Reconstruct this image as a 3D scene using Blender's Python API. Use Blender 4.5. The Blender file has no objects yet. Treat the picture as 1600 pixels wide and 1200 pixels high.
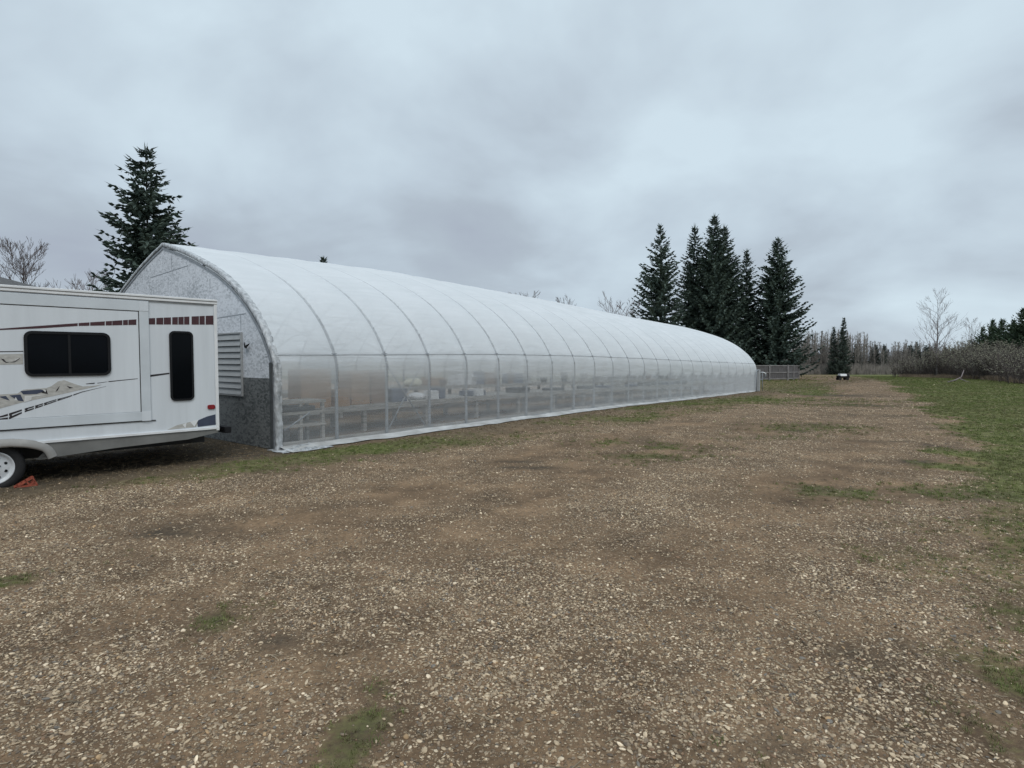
import bpy, math, random
import numpy as np
from mathutils import Vector, Matrix

# ------------------------------------------------------------------ camera, sky, sun, exposure
S = bpy.context.scene
COL = S.collection
EYE = Vector((0.0, 0.0, 1.6))
FPX = 900.0                                   # focal length in pixels of the 1600 px wide photograph
PITCH = math.atan(38 / FPX)
cam = bpy.data.cameras.new('camera')
cam.sensor_width = 36.0
cam.lens = FPX / 1600 * 36.0
cam.clip_start = 0.05
cam.clip_end = 3000
co = bpy.data.objects.new('camera', cam)
COL.objects.link(co)
co.location = EYE
co.rotation_euler = (math.pi / 2 - PITCH, 0, 0)
S.camera = co
S.view_settings.view_transform = 'Standard'
S.view_settings.look = 'None'
S.view_settings.gamma = 1
S.view_settings.exposure = 0.0
S.cycles.use_denoising = True
S.cycles.denoising_input_passes = 'RGB_ALBEDO_NORMAL'
S.cycles.denoising_prefilter = 'ACCURATE'
S.cycles.max_bounces = 8
S.cycles.diffuse_bounces = 4
S.cycles.glossy_bounces = 3
S.cycles.transmission_bounces = 6
S.cycles.transparent_max_bounces = 24
S.cycles.caustics_reflective = False
S.cycles.caustics_refractive = False

SUN_EL, SUN_AZ = math.radians(50), math.radians(164)    # azimuth clockwise from +Y
sun = bpy.data.lights.new('sun', 'SUN')
sun.energy = 1.3
sun.angle = math.radians(25)
sun.color = (1.0, 0.97, 0.93)
so = bpy.data.objects.new('sun', sun)
COL.objects.link(so)
sd = Vector((math.sin(SUN_AZ) * math.cos(SUN_EL), math.cos(SUN_AZ) * math.cos(SUN_EL), math.sin(SUN_EL)))
so.rotation_euler = sd.to_track_quat('Z', 'Y').to_euler()

W = bpy.data.worlds.new('World')
S.world = W
W.use_nodes = True


def N(t, kind, **kw):
    n = t.nodes.new(kind)
    for k, v in kw.items():
        if k.startswith('i_'):
            n.inputs[k[2:].replace('_', ' ')].default_value = v
        else:
            setattr(n, k, v)
    return n


def L(t, a, b):
    t.links.new(a, b)


def ramp(t, src, stops):
    r = t.nodes.new('ShaderNodeValToRGB')
    e = r.color_ramp.elements
    while len(e) < len(stops):
        e.new(0.5)
    for k, (p, c) in enumerate(stops):
        e[k].position = p
        e[k].color = (c[0], c[1], c[2], 1) if hasattr(c, '__len__') else (c, c, c, 1)
    L(t, src, r.inputs[0])
    return r.outputs[0]


def math_(t, op, a, b=None, c=None, clamp=False):
    n = t.nodes.new('ShaderNodeMath')
    n.operation = op
    n.use_clamp = clamp
    for k, v in enumerate((a, b, c)):
        if v is None:
            continue
        if hasattr(v, 'links'):
            L(t, v, n.inputs[k])
        else:
            n.inputs[k].default_value = v
    return n.outputs[0]


def mixc(t, fac, a, b, blend='MIX'):
    n = t.nodes.new('ShaderNodeMix')
    n.data_type = 'RGBA'
    n.blend_type = blend
    for v, s in ((fac, n.inputs[0]), (a, n.inputs[6]), (b, n.inputs[7])):
        if hasattr(v, 'links'):
            L(t, v, s)
        elif hasattr(v, '__len__'):
            s.default_value = (v[0], v[1], v[2], 1)
        else:
            s.default_value = v
    return n.outputs[2]


def noise(t, vec, scale, detail=4, rough=0.55, dist=0.0):
    n = N(t, 'ShaderNodeTexNoise')
    n.inputs['Scale'].default_value = scale
    n.inputs['Detail'].default_value = detail
    n.inputs['Roughness'].default_value = rough
    n.inputs['Distortion'].default_value = dist
    if vec is not None:
        L(t, vec, n.inputs['Vector'])
    return n.outputs[0]


def build_world():
    t = W.node_tree
    t.nodes.clear()
    out = N(t, 'ShaderNodeOutputWorld')
    bg = N(t, 'ShaderNodeBackground')
    bg.inputs[1].default_value = 0.1
    sky = N(t, 'ShaderNodeTexSky')
    sky.sky_type = 'NISHITA'
    sky.sun_disc = False
    sky.sun_elevation = SUN_EL
    sky.sun_rotation = SUN_AZ
    tc = N(t, 'ShaderNodeTexCoord')
    sep = N(t, 'ShaderNodeSeparateXYZ')
    L(t, tc.outputs['Generated'], sep.inputs[0])
    z = math_(t, 'MAXIMUM', sep.outputs[2], 0.0)
    zc = math_(t, 'ADD', z, 0.26)
    cx = math_(t, 'DIVIDE', sep.outputs[0], zc)
    cy = math_(t, 'DIVIDE', sep.outputs[1], zc)
    cb = N(t, 'ShaderNodeCombineXYZ')
    L(t, cx, cb.inputs[0])
    L(t, cy, cb.inputs[1])
    cb.inputs[2].default_value = 3.7
    n1 = noise(t, cb.outputs[0], 1.0, 6, 0.5, 0.35)
    mp = N(t, 'ShaderNodeMapping')
    mp.inputs['Location'].default_value = (4.3, 1.1, 0.4)
    mp.inputs['Scale'].default_value = (1, 1, 1.6)
    L(t, tc.outputs['Generated'], mp.inputs[0])
    n2 = noise(t, mp.outputs[0], 2.6, 5, 0.5, 0.25)
    n = math_(t, 'ADD', math_(t, 'MULTIPLY', math_(t, 'SUBTRACT', n1, 0.5), 0.6), math_(t, 'ADD', 0.52, math_(t, 'MULTIPLY', math_(t, 'SUBTRACT', n2, 0.5), 0.6)))

    def lobe(px, py, width):
        d = Vector(((px - 800) / FPX, 1.0, (562 - py) / FPX)).normalized()
        dp = N(t, 'ShaderNodeVectorMath')
        dp.operation = 'DOT_PRODUCT'
        L(t, tc.outputs['Generated'], dp.inputs[0])
        dp.inputs[1].default_value = d
        return math_(t, 'SUBTRACT', 1.0, math_(t, 'DIVIDE', math_(t, 'SUBTRACT', 1.0, dp.outputs['Value']), width), clamp=True)
    for px, py, wd, amp in ((640, 60, 0.16, 0.11), (900, 180, 0.06, 0.05), (60, 420, 0.05, 0.06), (790, 300, 0.022, -0.15),
                            (1290, 330, 0.02, -0.04), (200, 340, 0.05, -0.06), (1250, 90, 0.08, 0.04), (120, 300, 0.02, -0.05)):
        n = math_(t, 'ADD', n, math_(t, 'MULTIPLY', lobe(px, py, wd), amp))
    col = ramp(t, n, [(0.34, (0.405, 0.455, 0.54)), (0.45, (0.455, 0.525, 0.60)), (0.54, (0.545, 0.64, 0.725)), (0.68, (0.66, 0.785, 0.87))])
    # an overcast dome is brighter towards the zenith
    up = ramp(t, z, [(0.0, 0.092), (0.08, 0.09), (0.54, 0.09), (0.78, 0.14), (1.0, 0.18)])
    mul = mixc(t, 1.0, col, up, 'MULTIPLY')
    sc = N(t, 'ShaderNodeVectorMath')
    sc.operation = 'SCALE'
    sc.inputs['Scale'].default_value = 110.0
    L(t, mul, sc.inputs[0])
    L(t, mixc(t, 0.95, sky.outputs[0], sc.outputs[0]), bg.inputs[0])
    L(t, bg.outputs[0], out.inputs[0])


build_world()

# ------------------------------------------------------------------ helpers
RNG = random.Random(7)


def ray(px, py):
    d = Vector(((px - 800) / FPX, (600 - py) / FPX, -1.0))
    return Matrix.Rotation(math.pi / 2 - PITCH, 3, 'X') @ d


def on_plane(px, py, p, n):
    d = ray(px, py)
    return EYE + d * ((p - EYE).dot(n) / d.dot(n))


def at(px, py, Y):
    d = ray(px, py)
    return EYE + d * (Y / d.y)


HY = np.array([-500., 0, 18, 33, 60, 100, 150, 200, 2000])
HZ = np.array([0., 0, 0, -.21, -.50, -1.25, -2.25, -2.7, -3])


def hb(y):
    return float(np.interp(y, HY, HZ))


def hsh(ix, iy, s):
    with np.errstate(over='ignore'):
        h = (ix.astype(np.int64) * 374761393 + iy.astype(np.int64) * 668265263 + s * 1442695041) & 0xFFFFFFFF
        h = ((h ^ (h >> 13)) * 1274126177) & 0xFFFFFFFF
        h = h ^ (h >> 16)
    return (h & 0xFFFF) / 65535.0


def vnoise(x, y, s=0):
    x = np.asarray(x, float)
    y = np.asarray(y, float)
    ix, iy = np.floor(x), np.floor(y)
    fx, fy = x - ix, y - iy
    fx, fy = fx * fx * (3 - 2 * fx), fy * fy * (3 - 2 * fy)
    a, b = hsh(ix, iy, s), hsh(ix + 1, iy, s)
    c, d = hsh(ix, iy + 1, s), hsh(ix + 1, iy + 1, s)
    return (a * (1 - fx) + b * fx) * (1 - fy) + (c * (1 - fx) + d * fx) * fy


def fbm(x, y, s=0, o=4):
    r, a, tot = 0, 1.0, 0
    for k in range(o):
        r = r + a * vnoise(np.asarray(x) * 2 ** k + 17.3 * k, np.asarray(y) * 2 ** k - 9.1 * k, s + k)
        tot += a
        a *= 0.55
    return r / tot


def sstep(a, b, x):
    u = np.clip((x - a) / (b - a), 0, 1)
    return u * u * (3 - 2 * u)


ORG = {}


def org(o):
    return ORG.get(o.name, Vector((0, 0, 0))) if o else Vector((0, 0, 0))


def tag(o, label=None, cat=None, group=None, kind=None):
    if label:
        o['label'] = label
    if cat:
        o['category'] = cat
    if group:
        o['group'] = group
    if kind:
        o['kind'] = kind
    return o


def thing(name, label, cat, loc, group=None, parent=None):
    o = bpy.data.objects.new(name, None)
    o.empty_display_size = 0.2
    COL.objects.link(o)
    o.location = loc
    ORG[o.name] = Vector(loc)
    return tag(o, label, cat, group)


class MB:
    def __init__(s):
        s.v, s.f = [], []

    def add(s, vs, fs):
        k = len(s.v)
        s.v += [tuple(p) for p in vs]
        s.f += [tuple(k + i for i in f) for f in fs]
        return s

    def box(s, c, size, X=(1, 0, 0), Y=(0, 1, 0), Z=(0, 0, 1)):
        c, X, Y, Z = Vector(c), Vector(X), Vector(Y), Vector(Z)
        hx, hy, hz = size[0] / 2, size[1] / 2, size[2] / 2
        vs = [c + X * (a * hx) + Y * (b * hy) + Z * (d * hz) for a in (-1, 1) for b in (-1, 1) for d in (-1, 1)]
        return s.add(vs, [(0, 1, 3, 2), (4, 6, 7, 5), (0, 4, 5, 1), (2, 3, 7, 6), (0, 2, 6, 4), (1, 5, 7, 3)])

    def tube(s, pts, r, n=8, caps=True):
        pts = [Vector(p) for p in pts]
        rs = r if hasattr(r, '__len__') else [r] * len(pts)
        ref = None
        rings = []
        for i, p in enumerate(pts):
            d = (pts[min(i + 1, len(pts) - 1)] - pts[max(i - 1, 0)])
            d = d.normalized() if d.length > 1e-9 else Vector((0, 0, 1))
            if ref is None:
                ref = d.orthogonal().normalized()
            ref = (ref - d * ref.dot(d))
            ref = ref.normalized() if ref.length > 1e-6 else d.orthogonal().normalized()
            b = d.cross(ref)
            rings.append([p + (ref * math.cos(2 * math.pi * k / n) + b * math.sin(2 * math.pi * k / n)) * rs[i] for k in range(n)])
        vs = [q for rg in rings for q in rg]
        fs = [(i * n + k, i * n + (k + 1) % n, (i + 1) * n + (k + 1) % n, (i + 1) * n + k) for i in range(len(pts) - 1) for k in range(n)]
        if caps:
            fs += [tuple(range(n - 1, -1, -1)), tuple((len(pts) - 1) * n + k for k in range(n))]
        return s.add(vs, fs)

    def prism(s, pts, off):
        """extrude the planar polygon pts by the vector off"""
        pts = [Vector(p) for p in pts]
        off = Vector(off)
        n = len(pts)
        return s.add(pts + [p + off for p in pts], [tuple(range(n - 1, -1, -1)), tuple(range(n, 2 * n))] +
                     [(k, (k + 1) % n, n + (k + 1) % n, n + k) for k in range(n)])

    def ringprism(s, o, i, off):
        """frame between outer outline o and inner outline i (same count)"""
        n = len(o)
        off = Vector(off)
        vs = [Vector(p) for p in o] + [Vector(p) for p in i] + [Vector(p) + off for p in o] + [Vector(p) + off for p in i]
        fs = []
        for k in range(n):
            j = (k + 1) % n
            fs += [(k, j, n + j, n + k), (2 * n + k, 3 * n + k, 3 * n + j, 2 * n + j), (k, 2 * n + k, 2 * n + j, j), (n + k, n + j, 3 * n + j, 3 * n + k)]
        return s.add(vs, fs)

    def build(s, name, mat, parent=None, smooth=False, bevel=0.0):
        o0 = org(parent)
        me = bpy.data.meshes.new(name)
        me.from_pydata([(p[0] - o0[0], p[1] - o0[1], p[2] - o0[2]) for p in s.v], [], s.f)
        me.validate()
        import bmesh
        bm = bmesh.new()
        bm.from_mesh(me)
        bmesh.ops.recalc_face_normals(bm, faces=bm.faces)
        bm.to_mesh(me)
        bm.free()
        me.materials.append(mat)
        if smooth:
            me.polygons.foreach_set('use_smooth', [True] * len(me.polygons))
        o = bpy.data.objects.new(name, me)
        COL.objects.link(o)
        if parent:
            o.parent = parent
        ORG[o.name] = o0
        if bevel:
            b = o.modifiers.new('bevel', 'BEVEL')
            b.width = bevel
            b.segments = 2
            b.limit_method = 'ANGLE'
        return o


def fast_mesh(name, verts, faces, mat, parent=None, smooth=False):
    """verts (n,3) array, faces (m,k) array"""
    o0 = org(parent)
    me = bpy.data.meshes.new(name)
    v = np.asarray(verts, np.float32) - np.array(o0, np.float32)
    f = np.asarray(faces, np.int32)
    m, k = f.shape
    me.vertices.add(len(v))
    me.vertices.foreach_set('co', v.ravel())
    me.loops.add(m * k)
    me.loops.foreach_set('vertex_index', f.ravel())
    me.polygons.add(m)
    me.polygons.foreach_set('loop_start', np.arange(0, m * k, k, dtype=np.int32))
    if smooth:
        me.polygons.foreach_set('use_smooth', np.ones(m, bool))
    me.update(calc_edges=True)
    me.materials.append(mat)
    o = bpy.data.objects.new(name, me)
    COL.objects.link(o)
    if parent:
        o.parent = parent
    ORG[o.name] = o0
    return o


# ------------------------------------------------------------------ greenhouse frame of reference
TH = math.atan(711 / FPX)
GD = Vector((math.sin(TH), math.cos(TH), 0))          # along the greenhouse
GL = Vector((-math.cos(TH), math.sin(TH), 0))         # across it, away from the road
GZ0 = 10.07
GB = Vector((-368 / FPX * GZ0, GZ0, 0))               # near right corner at the ground
BAY = 0.0945 * GZ0 / math.cos(TH)
NB = 24
GW = 9.2
UP = Vector((0, 0, 1))


# ------------------------------------------------------------------ materials
MATS = {}


def mat(name, c, rough=0.6, var=0.12, scale=6.0, bump=0.0, bscale=40.0, c2=None, metal=0.0, spec=0.5, coords='Object', stretch=(1, 1, 1), coat=0.0, backup=0):
    if name in MATS:
        return MATS[name]
    m = bpy.data.materials.new(name)
    m.use_nodes = True
    t = m.node_tree
    p = t.nodes['Principled BSDF']
    tc = N(t, 'ShaderNodeTexCoord')
    mp = N(t, 'ShaderNodeMapping')
    mp.inputs['Scale'].default_value = stretch
    L(t, tc.outputs[coords], mp.inputs[0])
    n = noise(t, mp.outputs[0], scale, 5, 0.6)
    if c2 is None:
        lo = tuple(max(0, x * (1 - var * 1.6)) for x in c)
        hi = tuple(x * (1 + var * 1.6) for x in c)
    else:
        lo, hi = c, c2
    L(t, ramp(t, n, [(0.3, lo), (0.7, hi)]), p.inputs['Base Color'])
    p.inputs['Roughness'].default_value = rough
    p.inputs['Metallic'].default_value = metal
    p.inputs['Specular IOR Level'].default_value = spec
    p.inputs['Coat Weight'].default_value = coat
    if bump:
        b = N(t, 'ShaderNodeBump')
        b.inputs['Strength'].default_value = bump
        b.inputs['Distance'].default_value = 0.02
        L(t, noise(t, mp.outputs[0], bscale, 4, 0.6), b.inputs['Height'])
        L(t, b.outputs[0], p.inputs['Normal'])
    MATS[name] = m
    return m


def tinted(name, rough=0.8, var=0.2, scale=60, transl=0.0):
    """colour comes from the instance's own tint"""
    m = bpy.data.materials.new(name)
    m.use_nodes = True
    t = m.node_tree
    p = t.nodes['Principled BSDF']
    a = N(t, 'ShaderNodeAttribute')
    a.attribute_type = 'INSTANCER'
    a.attribute_name = 'tint'
    tc = N(t, 'ShaderNodeTexCoord')
    n = noise(t, tc.outputs['Object'], scale, 3)
    L(t, mixc(t, 1.0, a.outputs['Color'], ramp(t, n, [(0.3, 1 - var), (0.7, 1 + var)]), 'MULTIPLY'), p.inputs['Base Color'])
    p.inputs['Roughness'].default_value = rough
    p.inputs['Specular IOR Level'].default_value = 0.3
    MATS[name] = m
    return m


def foliage(name, c1, c2, rough=0.7):
    m = bpy.data.materials.new(name)
    m.use_nodes = True
    t = m.node_tree
    p = t.nodes['Principled BSDF']
    g = N(t, 'ShaderNodeNewGeometry')
    tc = N(t, 'ShaderNodeTexCoord')
    n = noise(t, tc.outputs['Object'], 0.9, 3)
    f = math_(t, 'ADD', math_(t, 'MULTIPLY', g.outputs['Random Per Island'], 0.6), math_(t, 'MULTIPLY', n, 0.5))
    L(t, ramp(t, f, [(0.1, c1), (0.9, c2)]), p.inputs['Base Color'])
    p.inputs['Roughness'].default_value = rough
    p.inputs['Specular IOR Level'].default_value = 0.2
    MATS[name] = m
    return m


M_WHITE = mat('trailer_fibreglass', (0.62, 0.655, 0.68), 0.35, 0.035, 2.2, stretch=(3, 3, 0.2))
M_SLIDE = mat('slideout_fibreglass', (0.63, 0.665, 0.69), 0.35, 0.035, 2.0, stretch=(3, 3, 0.2))
M_FLANGE = mat('slideout_trim', (0.56, 0.60, 0.625), 0.4, 0.05, 2.5)
M_TRIMW = mat('white_metal_trim', (0.72, 0.73, 0.73), 0.35, 0.06, 4)
M_GREYP = mat('grey_skirt_paint', (0.16, 0.16, 0.15), 0.5, 0.12, 3)
M_FENDER = mat('grey_fender_plastic', (0.30, 0.29, 0.27), 0.5, 0.12, 5)
M_BLACK = mat('black_plastic', (0.008, 0.0085, 0.01), 0.5, 0.15, 8, spec=0.25)
M_DARK = mat('dark_gap', (0.03, 0.03, 0.033), 0.8, 0.1, 8)
M_CHASSIS = mat('chassis_paint', (0.02, 0.02, 0.02), 0.7, 0.3, 6)
M_GLASS = mat('tinted_glass', (0.003, 0.004, 0.006), 0.1, 0.2, 1.0, spec=0.08)
M_MAROON = mat('maroon_decal', (0.055, 0.018, 0.022), 0.4, 0.35, 26, stretch=(1, 1, 8))
M_NAVY = mat('navy_decal', (0.025, 0.032, 0.06), 0.4, 0.5, 3, c2=(0.055, 0.068, 0.105))
M_BEIGE = mat('beige_decal', (0.33, 0.32, 0.295), 0.5, 0.2, 14, c2=(0.50, 0.49, 0.455), stretch=(1, 1, 2.5))
M_CHAR = mat('charcoal_decal', (0.02, 0.016, 0.018), 0.5, 0.2, 12)
M_PALE = mat('pale_decal', (0.62, 0.62, 0.60), 0.4, 0.08, 12)
M_RED = mat('red_lens', (0.22, 0.012, 0.018), 0.25, 0.25, 50)
M_RUBBER = mat('tyre_rubber', (0.012, 0.012, 0.0125), 0.75, 0.25, 25, 0.2, 60)
M_RIM = mat('white_rim_paint', (0.62, 0.64, 0.65), 0.35, 0.1, 8)
M_ORANGE = mat('orange_chock_plastic', (0.30, 0.07, 0.04), 0.5, 0.2, 15)
M_PIPE = mat('galvanised_pipe', (0.24, 0.255, 0.27), 0.55, 0.1, 12)
M_WIRE = mat('grey_batten', (0.24, 0.26, 0.28), 0.6, 0.15, 12)
M_WOOD = mat('weathered_bench_timber', (0.33, 0.31, 0.28), 0.8, 0.25, 5, 0.2, 30, stretch=(0.6, 0.6, 6))
M_FENCE = mat('weathered_grey_fence', (0.125, 0.118, 0.118), 0.85, 0.25, 4, 0.2, 30, stretch=(3, 3, 0.4))
M_FENCEL = mat('weathered_fence_rail', (0.22, 0.21, 0.205), 0.85, 0.2, 4)
M_CARD = mat('brown_cardboard', (0.32, 0.19, 0.10), 0.8, 0.12, 5)
M_CARD2 = mat('dark_cardboard', (0.22, 0.125, 0.07), 0.8, 0.12, 5)
M_BOXW = mat('white_carton', (0.68, 0.68, 0.68), 0.7, 0.08, 5)
M_BOXB = mat('blue_grey_tote', (0.07, 0.09, 0.14), 0.5, 0.2, 5)
M_BAG = mat('pale_sack', (0.60, 0.56, 0.42), 0.7, 0.12, 6)
M_TRAYB = mat('black_tray_plastic', (0.025, 0.027, 0.03), 0.6, 0.2, 8)
M_SHING = mat('grey_shingles', (0.085, 0.085, 0.085), 0.9, 0.3, 9, 0.3, 30)
M_SIDING = mat('cream_siding', (0.5, 0.48, 0.43), 0.7, 0.08, 3)
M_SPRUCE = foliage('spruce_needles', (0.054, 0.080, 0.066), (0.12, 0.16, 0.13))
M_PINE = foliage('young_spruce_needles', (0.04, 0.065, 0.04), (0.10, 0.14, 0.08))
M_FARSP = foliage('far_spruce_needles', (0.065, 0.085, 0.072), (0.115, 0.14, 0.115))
M_BARK = mat('brown_bark', (0.07, 0.06, 0.052), 0.9, 0.3, 8, 0.3, 30)
M_ASPEN = mat('grey_aspen_bark', (0.17, 0.155, 0.15), 0.9, 0.25, 5)
M_TWIG = mat('grey_brown_twigs', (0.13, 0.105, 0.10), 0.9, 0.25, 5)
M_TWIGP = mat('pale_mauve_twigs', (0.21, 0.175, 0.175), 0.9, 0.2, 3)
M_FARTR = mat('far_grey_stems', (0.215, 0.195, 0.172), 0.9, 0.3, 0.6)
M_BRUSH = mat('dark_willow_stems', (0.085, 0.07, 0.063), 0.9, 0.35, 1.2)
M_CATKIN = foliage('willow_catkins', (0.09, 0.085, 0.055), (0.24, 0.235, 0.17))


def osb(name, lo, hi, spot):
    m = bpy.data.materials.new(name)
    m.use_nodes = True
    t = m.node_tree
    p = t.nodes['Principled BSDF']
    tc = N(t, 'ShaderNodeTexCoord')
    mp = N(t, 'ShaderNodeMapping')
    mp.inputs['Rotation'].default_value = (0, 0, math.radians(-38))
    mp.inputs['Scale'].default_value = (0.8, 0.8, 1.5)
    L(t, tc.outputs['Object'], mp.inputs[0])
    v = N(t, 'ShaderNodeTexVoronoi')
    v.inputs['Scale'].default_value = 21
    v.inputs['Randomness'].default_value = 1
    L(t, mp.outputs[0], v.inputs['Vector'])
    sp = N(t, 'ShaderNodeSeparateColor')
    L(t, v.outputs['Color'], sp.inputs[0])
    n = noise(t, mp.outputs[0], 11, 6, 0.7, 0.6)
    n3 = noise(t, mp.outputs[0], 1.1, 3)
    f = math_(t, 'ADD', math_(t, 'MULTIPLY', sp.outputs[0], 0.35), math_(t, 'MULTIPLY', n, 0.65))
    f = math_(t, 'ADD', f, math_(t, 'MULTIPLY', math_(t, 'SUBTRACT', n3, 0.5), 0.5))
    L(t, ramp(t, f, [(0.24, spot), (0.40, lo), (0.62, hi)]), p.inputs['Base Color'])
    p.inputs['Roughness'].default_value = 0.75
    b = N(t, 'ShaderNodeBump')
    b.inputs['Strength'].default_value = 0.25
    b.inputs['Distance'].default_value = 0.01
    L(t, f, b.inputs['Height'])
    L(t, b.outputs[0], p.inputs['Normal'])
    MATS[name] = m
    return m


M_OSBW = osb('whitewashed_osb', (0.54, 0.56, 0.585), (0.70, 0.72, 0.75), (0.36, 0.38, 0.40))
M_OSBD = osb('dark_grey_osb', (0.085, 0.092, 0.092), (0.165, 0.174, 0.172), (0.05, 0.055, 0.056))
M_EDGE = mat('dark_edge_board', (0.06, 0.066, 0.068), 0.7, 0.2, 8)
M_LOUV = mat('grey_louvre_metal', (0.33, 0.34, 0.34), 0.5, 0.06, 6)


def film_mat():
    m = bpy.data.materials.new('greenhouse_film')
    m.use_nodes = True
    t = m.node_tree
    t.nodes.clear()
    out = N(t, 'ShaderNodeOutputMaterial')
    a = N(t, 'ShaderNodeAttribute')
    a.attribute_name = 'clear'
    uv = N(t, 'ShaderNodeAttribute')
    uv.attribute_name = 'sheet'
    mp = N(t, 'ShaderNodeMapping')
    mp.inputs['Scale'].default_value = (0.5, 5.0, 1)
    L(t, uv.outputs['Vector'], mp.inputs[0])
    n = noise(t, mp.outputs[0], 1.4, 5, 0.6, 0.3)
    n2 = noise(t, uv.outputs['Vector'], 0.9, 4, 0.6)
    lw = N(t, 'ShaderNodeLayerWeight')
    lw.inputs[0].default_value = 0.5
    cos = math_(t, 'MAXIMUM', math_(t, 'SUBTRACT', 1.0, lw.outputs['Facing']), 0.08)
    # the sheet clings to each hoop and turns clear where it touches the pipe
    sx = N(t, 'ShaderNodeSeparateXYZ')
    L(t, uv.outputs['Vector'], sx.inputs[0])
    fb = math_(t, 'FRACT', math_(t, 'ADD', math_(t, 'DIVIDE', sx.outputs[0], BAY), 0.5))
    hd = math_(t, 'MULTIPLY', math_(t, 'ABSOLUTE', math_(t, 'SUBTRACT', fb, 0.5)), BAY)
    touch = ramp(t, hd, [(0.022, 1.0), (0.075, 0.0)])
    base = math_(t, 'MAXIMUM', a.outputs['Fac'], math_(t, 'MULTIPLY', touch, 0.76))
    t0 = math_(t, 'MULTIPLY', base, math_(t, 'ADD', 0.72, math_(t, 'MULTIPLY', math_(t, 'ADD', n, n2), 0.28)), clamp=True)
    tr = math_(t, 'POWER', t0, math_(t, 'DIVIDE', 1.0, cos))
    opq = math_(t, 'SUBTRACT', 1.0, tr, clamp=True)
    d = N(t, 'ShaderNodeBsdfDiffuse')
    tl = N(t, 'ShaderNodeBsdfTranslucent')
    c = mixc(t, ramp(t, math_(t, 'ADD', math_(t, 'MULTIPLY', n, 0.5), math_(t, 'MULTIPLY', n2, 0.5)), [(0.35, 0.0), (0.65, 1.0)]), (0.75, 0.785, 0.80), (0.86, 0.89, 0.905))
    L(t, c, d.inputs[0])
    L(t, c, tl.inputs[0])
    b = N(t, 'ShaderNodeBump')
    b.inputs['Strength'].default_value = 0.35
    b.inputs['Distance'].default_value = 0.04
    L(t, n, b.inputs['Height'])
    L(t, b.outputs[0], d.inputs['Normal'])
    mx = N(t, 'ShaderNodeMixShader')
    mx.inputs[0].default_value = 0.30
    L(t, d.outputs[0], mx.inputs[1])
    L(t, tl.outputs[0], mx.inputs[2])
    gl = N(t, 'ShaderNodeBsdfGlossy')
    gl.inputs['Roughness'].default_value = 0.28
    L(t, b.outputs[0], gl.inputs['Normal'])
    m2 = N(t, 'ShaderNodeMixShader')
    m2.inputs[0].default_value = 0.05
    L(t, mx.outputs[0], m2.inputs[1])
    L(t, gl.outputs[0], m2.inputs[2])
    tp = N(t, 'ShaderNodeBsdfTransparent')
    m3 = N(t, 'ShaderNodeMixShader')
    L(t, opq, m3.inputs[0])
    L(t, tp.outputs[0], m3.inputs[1])
    L(t, m2.outputs[0], m3.inputs[2])
    L(t, m3.outputs[0], out.inputs[0])
    return m


M_FILM = film_mat()
M_SHEET = mat('crumpled_plastic', (0.17, 0.18, 0.185), 0.35, 0.2, 13, 1.0, 22, c2=(0.60, 0.62, 0.63), stretch=(1, 1, 0.35))
M_FLAP = mat('white_ground_sheet', (0.30, 0.295, 0.28), 0.5, 0.15, 2.2, 0.5, 9, c2=(0.56, 0.565, 0.555))



def ap(x, y):
    dx, dy = np.asarray(x) - GB.x, np.asarray(y) - GB.y
    return dx * GD.x + dy * GD.y, dx * GD.y - dy * GD.x   # along, to the right of the base line


# ------------------------------------------------------------------ ground
ED_A = np.array([-20, -2, 9, 20, 45, 66, 90, 200.])
ED_P = np.array([9.0, 9.3, 9.9, 8.3, 5.4, 2.65, -2, -30.])


def ell(x, y, cx, cy, rx, ry, rot=0.0):
    c, s = math.cos(rot), math.sin(rot)
    dx, dy = x - cx, y - cy
    q = ((dx * c + dy * s) / rx) ** 2 + ((-dx * s + dy * c) / ry) ** 2
    return np.exp(-q)


def gpt(px, py):
    for _ in range(6):
        pass
    d = ray(px, py)
    z = 0.0
    for _ in range(8):
        k = (z - EYE.z) / d.z
        z = hb(k * d.y)
    return (k * d.x, k * d.y)


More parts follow.
